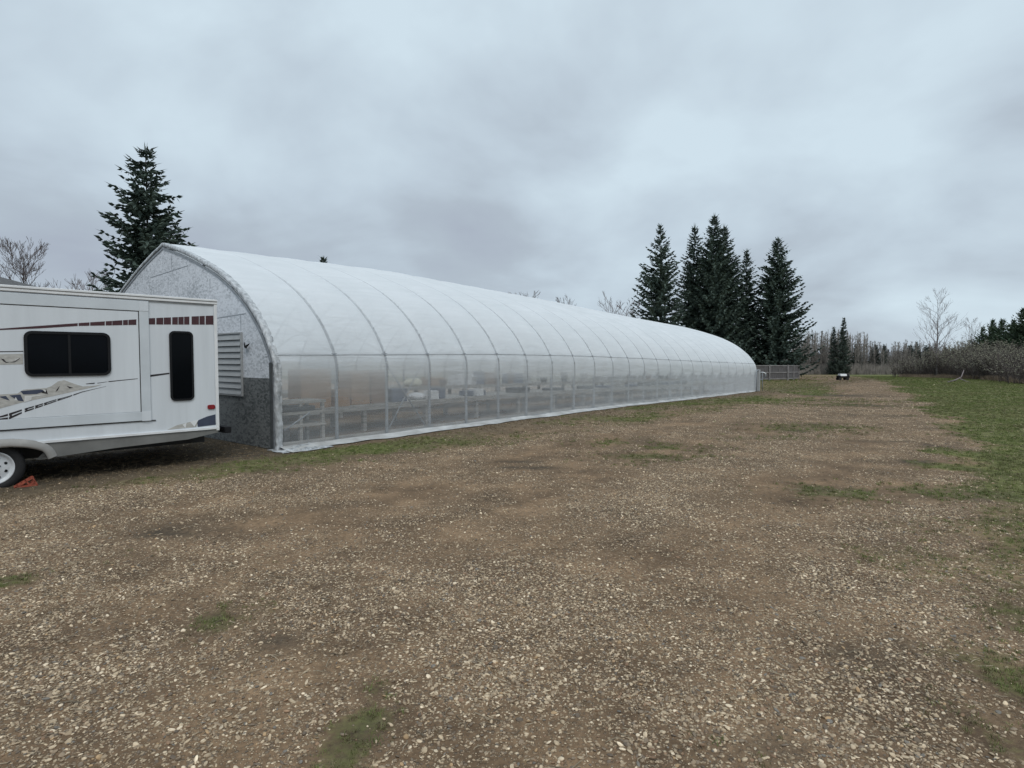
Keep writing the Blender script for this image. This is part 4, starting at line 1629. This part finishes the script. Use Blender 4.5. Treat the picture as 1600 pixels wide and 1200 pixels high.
    for o in (.5, wid - .5):
        a_, b_ = rp(t0 + .1, .48) + IN * o, rp(t0 - 1.1, .48) + IN * (wid / 2)
        d = b_ - a_
        m.box((a_ + b_) / 2, (d.length, .07, .1), d.normalized(), UP.cross(d.normalized()))
    m.build('tongue', M_CHASSIS, root)
    # jack foot under the tongue so that the trailer rests on its wheels and jack
    MB().tube([rp(t0 - .9, .0) + IN * wid / 2, rp(t0 - .9, .02) + IN * wid / 2, rp(t0 - .9, .02) + IN * wid / 2, rp(t0 - .9, .75) + IN * wid / 2], [.1, .1, .035, .035], 10).build('tongue_jack', M_CHASSIS, root)


build_trailer()


def chock():
    def q(px, py, o):
        return rq(px, py, o)
    base = rq(42, 770, .06)
    base.z = float(gz(base.x, base.y)) + .003
    r = thing('wheel_chock', 'orange triangular wheel chock on the ground against the trailer tyre', 'chock', base)
    # side frame in the (along, up) plane, local metres
    A, B_, C = (-.115, .008), (.09, .008), (.05, .105)

    def P(c, o):
        return base + RD * c[0] + UP * c[1] - RLf * o

    def bar(m, a, b, o, w=.018):
        a, b = P(a, o), P(b, o)
        d = b - a
        m.box((a + b) / 2, (d.length + w * .6, .014, w), d.normalized(), RLf, d.normalized().cross(RLf))
    for o in (-.05, .05):
        m = MB()
        bar(m, A, B_, o)
        bar(m, B_, C, o)
        bar(m, A, C, o)
        mid = ((A[0] + B_[0]) / 2 + .03, .018)
        bar(m, mid, ((A[0] + C[0]) / 2 + .02, (A[1] + C[1]) / 2 + .01), o, .016)
        bar(m, mid, ((B_[0] + C[0]) / 2, (B_[1] + C[1]) / 2), o, .016)
        m.build('side_frame', M_ORANGE, r)
    m = MB()
    for k in range(5):
        s = k / 4
        c = (A[0] + (C[0] - A[0]) * s, A[1] + (C[1] - A[1]) * s)
        m.box(P(c, 0), (.03, .09, .012), (RD * (C[0] - A[0]) + UP * (C[1] - A[1])).normalized(), RLf, RLf.cross(-(RD * (C[0] - A[0]) + UP * (C[1] - A[1])).normalized()))
    m.build('ramp_rung', M_ORANGE, r)


chock()

# ------------------------------------------------------------------ fence, cart, house
def build_fence():
    P0 = Vector((19.0, 55.0, 0))
    P1 = Vector((27.7, 58.0, 0))
    P2 = Vector((31.3, 63.0, 0))
    r = thing('wooden_fence', 'grey weathered picket pen fence beyond the greenhouse end', 'fence', (P1.x, P1.y, hb(P1.y)))
    H = 1.55
    for a, b in ((P0, P1), (P1, P2)):
        d = (b - a)
        ln = d.length
        d.normalize()
        nrm = Vector((d.y, -d.x, 0))
        if nrm.y > 0:
            nrm = -nrm
        m = MB()
        k = .1
        rng = random.Random(3)
        while k < ln - .05:
            c = a + d * k
            z = hb(c.y)
            h = H - .12 + rng.uniform(-.02, .02)
            m.box((c.x, c.y, z + .14 + h / 2 - .05), (.105, .02, h - .1), d, nrm)
            k += .135
        m.build('picket_panel', M_FENCE, r)
        for z in (.16, .80, 1.47):
            m = MB()
            for k in range(4):
                p, q = a + d * (ln * k / 4), a + d * (ln * (k + 1) / 4)
                p.z, q.z = hb(p.y) + z, hb(q.y) + z
                e = q - p
                m.box((p + q) / 2 + nrm * .035, (e.length, .045, .10), e.normalized(), nrm)
            m.build('rail', M_FENCEL, r)
        n = 4 if ln > 7 else 2
        for k in range(n + 1):
            if a is P1 and k == 0:
                continue
            c = a + d * (ln * k / n)
            MB().box((c.x + nrm.x * .09, c.y + nrm.y * .09, hb(c.y) + H / 2), (.11, .11, H + .02), d, nrm).build('post', M_FENCEL, r)
    c = P1 + (P2 - P1) * .6
    MB().box((c.x - .1, c.y - .1, hb(c.y) + 1.0), (.28, .04, .2), (P2 - P1).normalized(), Vector((0, 0, 1)).cross((P2 - P1).normalized())).build('white_plate', M_TRIMW, r)


build_fence()


def build_cart():
    x, y = gpt(1317, 594)
    z = hb(y)
    r = thing('flat_cart', 'small dark cart with a white top on the distant track', 'cart', (x, y, z))
    MB().box((x, y, z + .36), (1.05, .6, .22), ).build('bed', M_BLACK, r, bevel=.02)
    MB().prism([(x - .42, y - .33, z + .42), (x + .22, y - .33, z + .42), (x + .22, y - .28, z + .64), (x - .42, y - .28, z + .64)], (0, .5, 0)).build('white_cover', M_TRIMW, r, bevel=.02)
    MB().box((x + .40, y, z + .55), (.2, .5, .16)).build('engine_box', M_DARK, r, bevel=.02)
    MB().tube([(x + .52, y - .1, z + .4), (x + .6, y - .1, z + .62), (x + .62, y - .1, z + .3)], .025, 6).build('handle', M_PIPE, r)
    for sx in (-.42, .32):
        for sy in (-.25, .25):
            MB().tube([(x + sx, y + sy - .05, z + .14), (x + sx, y + sy + .05, z + .14)], .14, 16).build('wheel', M_RUBBER, r)


build_cart()


def build_house():
    r = thing('house', 'house with grey shingle roof peeking above the trailer at the left edge', 'house', (-27, 24, 0))
    x0, x1, y0, y1, ze = -34.0, -20.2, 20.0, 29.0, 4.3
    MB().box(((x0 + x1) / 2, (y0 + y1) / 2, ze / 2), (x1 - x0 - 1.0, y1 - y0 - 1.0, ze)).build('wall', M_SIDING, r)
    hx = (y1 - y0) / 2
    rid = [(x0 + hx, (y0 + y1) / 2, ze + hx * .36), (x1 - hx, (y0 + y1) / 2, ze + hx * .36)]
    vs = [(x0, y0, ze), (x1, y0, ze), (x1, y1, ze), (x0, y1, ze)] + rid + [(x0, y0, ze - .18), (x1, y0, ze - .18), (x1, y1, ze - .18), (x0, y1, ze - .18)]
    MB().add(vs, [(0, 1, 5, 4), (1, 2, 5), (2, 3, 4, 5), (3, 0, 4), (0, 6, 7, 1), (1, 7, 8, 2), (2, 8, 9, 3), (3, 9, 6, 0), (9, 8, 7, 6)]).build('roof', M_SHING, r)
    for k in range(3):
        w = MB().box((x0 + 3 + k * 4, y0 + .47, 1.7), (1.4, .06, 1.2)).build('window', M_TRIMW, r)
        MB().box((x0 + 3 + k * 4, y0 + .43, 1.7), (1.25, .02, 1.05)).build('pane', M_GLASS, w)
    MB().box((x1 - .47, 24, 1.05), (.06, .95, 2.1)).build('door', M_BEIGE, r)


build_house()

# ------------------------------------------------------------------ trees
class Quads:
    def __init__(s):
        s.v, s.f = [], []

    def blade(s, p, d, ln, w, side):
        """a flat pointed spray from p along d"""
        k = len(s.v)
        m = p + d * (ln * .45)
        s.v += [p, m + side * w, p + d * ln, m - side * w]
        s.f.append((k, k + 1, k + 2, k + 3))


def spruce_parts(H, R, seed, step, twig, lift=.25, droop=.35, open_=0.0, pw=.85, irregular=.25, bare=.05):
    """trunk and needle geometry with its foot at the origin"""
    rng = random.Random(seed)
    tr = MB()
    lean = (rng.uniform(-.01, .01), rng.uniform(-.01, .01))
    ax = lambda z: Vector((lean[0] * z, lean[1] * z, z))
    tr.tube([ax(H * k / 8) for k in range(9)], [max(.012 * H * (1 - k / 8.2), .02) for k in range(9)], 7)
    Q = Quads()
    z = H * bare
    ph = rng.uniform(0, 6)
    side_f = [rng.uniform(.88, 1.1) for _ in range(9)]
    while z < H * .985:
        t = z / H
        base = R * (1 - t) ** pw * (1 if t > .12 else .55 + 3.7 * t)
        nb = max(4, int(4.5 + 5 * (1 - t) + rng.random()))
        nb = max(3, int(nb * (1 - open_)))
        for k in range(nb):
            az = ph + 2 * math.pi * k / nb + rng.uniform(-.35, .35)
            ln = base * rng.uniform(1 - irregular * 1.5, 1 + irregular * .3) * side_f[int((az % 6.283) / 6.283 * 8.99)]
            ln = max(ln, .10 + .02 * H * (1 - t))
            d0 = Vector((math.cos(az), math.sin(az), 0))
            up0 = lift * (0.2 + 1.6 * t)               # upper limbs rise, lower ones sag and turn up at the tip
            p = ax(z + rng.uniform(-.4, .4) * step)
            n = max(3, int(ln / (twig * .42)))
            prev = p
            for i in range(1, n + 1):
                s = i / n
                q = p + d0 * (ln * s) + Vector((0, 0, ln * (up0 * s - droop * (1 - t) * math.sin(s * 2.6) * .55 + .12 * s * s * (1 - t))))
                ax_d = (q - prev)
                if ax_d.length < 1e-5:
                    continue
                ax_d.normalize()
                sd_ = ax_d.cross(Vector((0, 0, 1)))
                sd_ = sd_.normalized() if sd_.length > 1e-4 else Vector((1, 0, 0))
                tl = twig * (1.2 - .45 * s) * rng.uniform(.7, 1.3) * (0.38 + .62 * min(1, ln / 1.6))
                w = tl * .23
                upv = Vector((0, 0, 1))
                Q.blade(prev, ax_d, (q - prev).length * 1.7, w * .8, sd_)
                for sg in (-1, 1):
                    dd = (ax_d * rng.uniform(.4, .9) + sd_ * sg * rng.uniform(.5, .95) + upv * rng.uniform(-.45, .12))
                    dd.normalize()
                    s2 = dd.cross(upv)
                    s2 = s2.normalized() if s2.length > 1e-4 else sd_
                    Q.blade(q, dd, tl, w, s2)
                    Q.blade(q, dd, tl * .95, w * .8, s2.cross(dd))
                if rng.random() < .6:
                    dd = (upv * -1 + ax_d * rng.uniform(.1, .6) + sd_ * rng.uniform(-.4, .4)).normalized()
                    Q.blade(q, dd, tl * .75, w * .9, sd_)
                prev = q
            Q.blade(prev, (d0 + Vector((0, 0, up0 + .2))).normalized(), twig * .8, twig * .1, Vector((-d0.y, d0.x, 0)))
        ph += 2.4
        z += step * rng.uniform(.75, 1.25) * (1 - .45 * t)
    top = ax(H)
    for k in range(5):
        a = k * 1.256
        Q.blade(ax(H * .945), (Vector((math.cos(a) * .12, math.sin(a) * .12, 1))).normalized(), H * .075, .02 + .001 * H, Vector((-math.sin(a), math.cos(a), 0)))
    return tr, Q


def place_spruce(name, label, x, y, H, R, seed, step, twig, group=None, m=None, rotz=0, **kw):
    z = hb(y) - .03
    r = thing(name, label, 'tree', (x, y, z), group)
    tr, Q = spruce_parts(H, R, seed, step, twig, **kw)
    off = Vector((x, y, z))
    tr.v = [tuple(Vector(p) + off) for p in tr.v]
    tr.build('trunk', M_BARK, r, True)
    V = np.array(Q.v) + np.array(off)
    fast_mesh('crown', V, np.array(Q.f), m or M_SPRUCE, r)
    return r


G1 = None
p = at(227, 222, 32)
place_spruce('spruce_tree', 'ragged dark spruce rising behind the greenhouse gable and the trailer', p.x, 32, p.z, 4.1, 11, .36, .55, irregular=.42, droop=.45, lift=.16, pw=.7)
for px, py, Y, R, seed, lab, kw in (
        (1034, 352, 64, 6.2, 21, 'leftmost tall spruce of the clump beyond the greenhouse, sky showing through it', dict(open_=.35, lift=.4, pw=.95)),
        (1083, 352, 69, 4.3, 22, 'slim spruce just left of the tallest spruce in the clump', dict(open_=.1, lift=.3)),
        (1115, 335, 65, 5.2, 23, 'tallest spruce in the clump beyond the greenhouse', dict(lift=.3)),
        (1131, 352, 67, 5.0, 24, 'spruce pressed against the right side of the tallest one', dict(lift=.3)),
        (1168, 390, 68, 3.9, 25, 'thin gappy spruce second from the right in the clump', dict(open_=.2, lift=.28)),
        (1214, 372, 66, 5.0, 26, 'broad spruce at the right end of the clump above the picket fence', dict(lift=.3, pw=.8))):
    q = at(px, py, Y)
    place_spruce('spruce_tree', lab, q.x, Y, q.z - hb(Y), R, seed, .42, .62, 'tall spruces beyond the greenhouse', irregular=.28, droop=.42, **kw)
q = at(508, 402, 48)
place_spruce('spruce_tree', 'spruce whose tip just shows above the greenhouse ridge', q.x, 48, q.z - hb(48), 2.6, 31, .55, .6)
for px, py, Y, R, seed, lab in ((1303, 511, 142, 1.7, 41, 'lower left one of two spruces above the far wood'), (1318, 497, 140, 2.4, 42, 'taller right one of two spruces above the far wood')):
    q = at(px, py, Y)
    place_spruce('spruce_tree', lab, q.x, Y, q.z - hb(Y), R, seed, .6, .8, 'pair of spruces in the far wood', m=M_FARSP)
for px, py, Y, R, seed, lab in ((1536, 510, 80, 3.2, 51, 'small young spruce leftmost of the row behind the willows'), (1550, 500, 78, 3.8, 52, 'pointed young spruce second from left behind the willows'),
                                (1566, 499, 74, 4.1, 53, 'young spruce third from left behind the willows'), (1583, 501, 72, 4.2, 54, 'bushy young spruce near the right picture edge'),
                                (1600, 482, 68, 4.6, 55, 'tallest young spruce at the right picture edge'), (1628, 478, 66, 4.6, 56, 'broad dark young spruce cut off by the right picture edge')):
    q = at(px, py, Y)
    place_spruce('spruce_tree', lab, q.x, Y, q.z - hb(Y), R, seed, .36, .5, 'young spruces on the right', m=M_PINE, lift=.5, droop=.15, irregular=.45, pw=1.0)


def grow(rng, segs, p, d, ln, r, depth, spread, up, kids=(2, 4), rmin=.006):
    n = 4 if depth > 1 else 3
    pts, rs = [p], [r]
    q = p
    dd = d.normalized()
    starts = []
    for k in range(n):
        dd = (dd + Vector((rng.gauss(0, .12), rng.gauss(0, .12), rng.gauss(0, .08) + up * .12))).normalized()
        q = q + dd * (ln / n)
        pts.append(q)
        rs.append(max(r * (1 - .6 * (k + 1) / n), rmin * .6))
        starts.append((q, dd, rs[-1]))
    segs.append((pts, rs, depth))
    if depth <= 0:
        return
    m = rng.randint(*kids) + (1 if depth > 1 else 0)
    for k in range(m):
        b, bd, br = starts[min(n - 1, int(rng.uniform(.8, n)))]
        az = rng.uniform(0, 6.283)
        side = bd.orthogonal().normalized()
        side = Matrix.Rotation(az, 3, bd) @ side
        nd = (bd * rng.uniform(.55, 1.0) + side * spread * rng.uniform(.6, 1.1) + Vector((0, 0, up * .3))).normalized()
        grow(rng, segs, b, nd, ln * rng.uniform(.5, .75), max(br * .62, rmin), depth - 1, spread, up, kids, rmin)
    b, bd, br = starts[-1]
    grow(rng, segs, b, bd, ln * .62, max(br * .8, rmin), depth - 1, spread, up, kids, rmin)


def bare_tree(name, label, x, y, H, seed, spread=.7, trunk_h=.35, rmin=.012, limbs=9, group=None, mt=None, width=.3, depth=3):
    rng = random.Random(seed)
    z0 = hb(y) - .03
    r = thing(name, label, 'tree', (x, y, z0), group)
    pts, q = [], Vector((x, y, z0))
    dr = [rng.uniform(-.03, .03), rng.uniform(-.03, .03)]
    K = 10
    for k in range(K + 1):
        pts.append(Vector((x + dr[0] * H * (k / K) + rng.gauss(0, .004 * H), y + dr[1] * H * (k / K), z0 + H * .97 * k / K)))
    r0 = max(.011 * H, .03)
    rs = [max(r0 * (1 - .88 * k / K), rmin * .6) for k in range(K + 1)]
    MB().tube(pts, rs, 7).build('trunk', M_ASPEN, r, True)
    segs = []
    for k in range(limbs):
        t = trunk_h + (1 - trunk_h) * (k + rng.random() * .8) / limbs
        t = min(t, .96)
        i = min(K - 1, int(t * K))
        b = pts[i].lerp(pts[i + 1], t * K - i)
        az = k * 2.4 + rng.uniform(-.4, .4)
        el = rng.uniform(.75, 1.3) * (1 - .2 * spread)
        d = Vector((math.cos(az) * spread, math.sin(az) * spread, el)).normalized()
        ln = H * width * (1.15 - .75 * (t - trunk_h) / (1 - trunk_h)) * rng.uniform(.75, 1.2)
        grow(rng, segs, b, d, ln, max(r0 * .42 * (1.1 - t), rmin), depth - 1, .55, .55, (2, 3), rmin)
    m = MB()
    for p_, r_, dp in segs:
        m.tube(p_, r_, 4 if dp > 0 else 3, False)
    V = np.array([tuple(v) for v in m.v])
    fast_mesh('crown', V, np.array([f for f in m.f if len(f) == 4]), mt or M_TWIG, r)
    return r


def bt(px, py, Y, seed, lab, **kw):
    q = at(px, py, Y)
    return bare_tree('bare_tree', lab, q.x, Y, (q.z - hb(Y)) * .9, seed, **kw)


bt(33, 368, 34, 61, 'bare spreading tree behind the house roof at the left edge', spread=.9, width=.2, limbs=15, rmin=.011, depth=4, trunk_h=.45)
bt(118, 424, 46, 62, 'pale bare tree top above the trailer roof', spread=1.1, width=.26, limbs=12, rmin=.016, mt=M_TWIGP)
bt(145, 415, 44, 63, 'bare tree beside the left spruce above the trailer', spread=1.0, width=.24, limbs=12, rmin=.016, mt=M_TWIGP)
bt(825, 448, 62, 64, 'bushy bare tree top showing over the middle of the ridge', spread=1.2, width=.26, limbs=14, rmin=.02, mt=M_TWIG)
bt(800, 453, 64, 65, 'low bare tree top left of the bushy one over the ridge', spread=1.1, width=.22, limbs=10, rmin=.02, mt=M_TWIGP)
bt(878, 457, 66, 66, 'thin upright bare tree over the ridge, right of the bushy one', spread=.5, width=.2, limbs=8, rmin=.018, mt=M_TWIG)
bt(893, 459, 67, 67, 'second thin upright bare tree over the ridge', spread=.5, width=.2, limbs=7, rmin=.018, mt=M_TWIG)
bt(957, 459, 63, 68, 'bare tree over the ridge left of the spruce clump', spread=1.1, width=.25, limbs=13, rmin=.02, mt=M_TWIGP)
bt(978, 465, 64, 69, 'small bare tree over the ridge touching the spruce clump', spread=1.0, width=.24, limbs=11, rmin=.02, mt=M_TWIGP)
bt(1468, 449, 78, 71, 'tall bare aspen standing behind the willow thicket', spread=.75, width=.21, limbs=26, rmin=.011, mt=M_TWIGP, trunk_h=.26, depth=3)
bt(1522, 489, 84, 72, 'smaller bare aspen right of the tall one behind the willows', spread=.7, width=.2, limbs=16, rmin=.012, mt=M_TWIGP, trunk_h=.3)


def willow(label, x, y, h, w, seed, pale):
    rng = random.Random(seed)
    z0 = hb(y)
    r = thing('willow_shrub', label, 'shrub', (x, y, z0), 'willow shrubs along the right lawn')
    m = MB()
    Q = Quads()
    for k in range(85):
        az, rad = rng.uniform(0, 6.283), w * .45 * math.sqrt(rng.random())
        b = Vector((x + math.cos(az) * rad, y + math.sin(az) * rad, z0 - .03))
        hh = h * rng.uniform(.4, 1.12)
        out = rng.uniform(.05, .55) * w * .6
        a2 = az + rng.uniform(-.9, .9)
        pts = []
        for i in range(5):
            s = i / 4
            pts.append(b + Vector((math.cos(a2) * out * s * s, math.sin(a2) * out * s * s, hh * s)) + Vector((rng.gauss(0, .04), rng.gauss(0, .04), 0)))
        m.tube(pts, [.03, .026, .021, .016, .009], 3, False)
        for j in range(13):
            s = rng.uniform(.12, .98)
            i = min(3, int(s * 4))
            c = pts[i].lerp(pts[i + 1], s * 4 - i)
            d = Vector((rng.gauss(0, .6), rng.gauss(0, .6), rng.uniform(.1, 1))).normalized()
            ln = rng.uniform(.3, .75)
            e = c + d * ln
            m.tube([c, c.lerp(e, .5) + Vector((0, 0, -.02)), e], [.014, .012, .007], 3, False)
            if s > .45:
                for _ in range(4):
                    f_ = c.lerp(e, rng.uniform(.3, 1.05))
                    if rng.random() < pale * (s - .2) * 1.7:
                        d3 = Vector((rng.gauss(0, 1), rng.gauss(0, 1), rng.gauss(0, .7) + .4)).normalized()
                        Q.blade(f_, d3, rng.uniform(.10, .2), .035, d3.orthogonal().normalized())
    V = np.array([tuple(v) for v in m.v])
    fast_mesh('stems', V, np.array(m.f), M_BRUSH, r)
    if Q.f:
        fast_mesh('catkins', np.array([tuple(v) for v in Q.v]), np.array(Q.f), M_CATKIN, r)


WL = ['low thin willow at the far left end of the thicket', 'dull willow second from the far end of the thicket', 'grey willow left of the tall aspen', 'willow with few catkins below the tall aspen',
      'willow just right of the tall aspen trunk', 'wide pale tipped willow below the second aspen', 'tall pale tipped willow in front of the second aspen', 'pale tipped willow beside the leaning dead branch',
      'willow right of the leaning dead branch', 'broad willow before the leftmost young spruce', 'dark lower willow before the young spruces', 'dense brown willow near the right picture edge', 'brown willow second in from the right picture edge',
      'willow cut off by the right picture edge']
for k, lab in enumerate(WL):
    s = k / (len(WL) - 1)
    rng = random.Random(100 + k)
    px = 1420 + 205 * s ** .92
    Y = 88 - 40 * s
    c = at(px, 560, Y + rng.uniform(-1.5, 1.5))
    willow(lab, c.x, c.y, float(np.interp(s, [0, .25, .5, .8, 1], [2.7, 4.0, 3.9, 2.9, 2.5])) * rng.uniform(.8, 1.15), 4.6, 200 + k, .75 if 3 <= k <= 9 else .4)
for k in range(6):
    s = (k + .4) / 6
    c = at(1440 + 190 * s, 560, 93 - 38 * s)
    willow(['back row willow above the far end of the thicket', 'back row willow behind the aspen trunk', 'back row willow between the two aspens', 'back row willow under the second aspen', 'back row willow before the young spruces', 'back row willow nearest the right picture edge'][k], c.x, c.y, 3.7, 4.6, 300 + k, .6)


def dead_branch():
    x, y = gpt(1497, 598)
    r = thing('dead_branch', 'pale dead branch leaning at the foot of the willows', 'branch', (x, y, hb(y)))
    b = Vector((x, y, hb(y)))
    MB().tube([b + Vector((-.9, 0, .05)), b + Vector((-.2, 0, .25)), b + Vector((.35, .1, .5)), b + Vector((.55, .1, 1.1))], [.05, .06, .05, .03], 6).build('limb', M_TWIGP, r, True)
    MB().tube([b + Vector((.1, .05, .38)), b + Vector((.5, -.2, .15)), b + Vector((.9, -.2, .04))], [.04, .03, .02], 6).build('side_limb', M_TWIGP, r, True)


dead_branch()


def far_wood():
    """the far wood reads as one mass of grey stems and dark spruces"""
    rng = random.Random(77)
    var = []
    for k in range(5):
        q = random.Random(k + 400)
        m = MB()
        H = 1.0
        m.tube([(0, 0, 0), (q.gauss(0, .01), 0, .4), (q.gauss(0, .02), 0, .75), (q.gauss(0, .03), 0, 1)], [.0085, .0075, .005, .002], 4, False)
        for j in range(34):
            t = q.uniform(.25, .97)
            a = q.uniform(0, 6.28)
            ln = .17 * (1.15 - t)
            c = Vector((0, 0, t))
            d = Vector((math.cos(a), math.sin(a), 1.2 + q.random()))
            e = c + d.normalized() * ln * q.uniform(.6, 1.6)
            m.tube([c, c.lerp(e, .5), e], [.0028, .0022, .0012], 3, False)
            for _ in range(2):
                e2 = c.lerp(e, q.uniform(.4, .9))
                d2 = (d.normalized() + Vector((q.gauss(0, .5), q.gauss(0, .5), q.random()))).normalized()
                m.tube([e2, e2 + d2 * ln * .5], [.0018, .001], 3, False)
        var.append((np.array([tuple(v) for v in m.v]), np.array(m.f)))
    V, F, n = [], [], 0
    for k in range(1500):
        s = rng.random()
        x = rng.uniform(40, 205)
        y = rng.uniform(146, 176)
        H = rng.uniform(6.0, 10.0) if rng.random() < .75 else rng.uniform(3, 5.5)
        H *= 1 + .2 * (float(vnoise(x * .08, 1.0, 5)) - .5)
        if x / y < .62:
            H *= 1.25
        v, f = var[rng.randrange(5)]
        a = rng.uniform(0, 6.28)
        c, s_ = math.cos(a), math.sin(a)
        th = rng.uniform(1.0, 1.8)
        w = np.stack([(v[:, 0] * c - v[:, 1] * s_) * H * th + x, (v[:, 0] * s_ + v[:, 1] * c) * H * th + y, v[:, 2] * H + hb(y) - .03], 1)
        V.append(w)
        F.append(f + n)
        n += len(w)
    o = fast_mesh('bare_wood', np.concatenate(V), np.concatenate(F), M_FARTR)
    tag(o, 'far wood of grey leafless stems across the end of the track', 'wood', kind='stuff')
    # spruces within it
    vs = [spruce_parts(8.0, 1.7, 500 + k, .62, .75, lift=.3, droop=.25)[1] for k in range(3)]
    arr = [(np.array([tuple(p) for p in Q.v]), np.array(Q.f)) for Q in vs]
    V, F, n = [], [], 0
    for k in range(330):
        x = rng.uniform(80, 215) if rng.random() < .8 else rng.uniform(40, 90)
        y = rng.uniform(150, 182)
        if x / y < .62 and rng.random() < .6:
            continue
        sc = rng.uniform(.5, 1.0) * (1.0 if rng.random() < .8 else 1.12)
        v, f = arr[rng.randrange(3)]
        a = rng.uniform(0, 6.28)
        c, s_ = math.cos(a), math.sin(a)
        wd = rng.uniform(.9, 1.4) * sc
        V.append(np.stack([(v[:, 0] * c - v[:, 1] * s_) * wd + x, (v[:, 0] * s_ + v[:, 1] * c) * wd + y, v[:, 2] * sc + hb(y)], 1))
        F.append(f + n)
        n += len(v)
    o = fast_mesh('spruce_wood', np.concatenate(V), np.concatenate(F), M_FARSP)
    tag(o, 'dark spruces mixed through the far wood', 'wood', kind='stuff')
    # undergrowth at the wood's foot
    V, F, n = [], [], 0
    r = np.random.default_rng(3)
    N_ = 40000
    x, y = r.uniform(40, 210, N_), r.uniform(143, 160, N_)
    h = r.uniform(.8, 3.0, N_)
    z = np.interp(y, HY, HZ)
    dx, w = r.normal(0, .3, N_), r.uniform(.03, .07, N_)
    V = np.stack([np.stack([x - w, y, z], 1), np.stack([x + w, y + r.normal(0, .05, N_), z], 1), np.stack([x + dx + .01, y, z + h], 1), np.stack([x + dx - .01, y, z + h], 1)], 1).reshape(-1, 3)
    F = np.arange(4 * N_).reshape(-1, 4)
    o = fast_mesh('undergrowth', V, F, M_FARTR)
    tag(o, 'brown brush along the foot of the far wood', 'brush', kind='stuff')


far_wood()


def dry_bank():
    """tall straw-coloured grass at the foot of the willows"""
    r = np.random.default_rng(8)
    n = 9000
    s = r.uniform(0, 1, n)
    px = 1405 + 215 * s ** .92
    Y = 86 - 41 * s + r.normal(0, .8, n) - 1.4
    x = (px - 800) / FPX * Y
    z = np.interp(Y, HY, HZ)
    h = r.uniform(.15, .5, n) * (.5 + fbm(x * .4, Y * .4, 3, 3))
    dx, dy, w = r.normal(0, .12, n), r.normal(0, .1, n), r.uniform(.012, .03, n)
    V = np.stack([np.stack([x - w, Y, z - .01], 1), np.stack([x + w, Y + .01, z - .01], 1), np.stack([x + dx + .004, Y + dy, z + h], 1), np.stack([x + dx - .004, Y + dy, z + h], 1)], 1).reshape(-1, 3)
    o = fast_mesh('dry_grass', V, np.arange(4 * n).reshape(-1, 4), foliage('dry_straw', (.12, .095, .07), (.27, .22, .16)))
    tag(o, 'straw coloured dead grass under the willow thicket', 'grass', kind='stuff')


dry_bank()
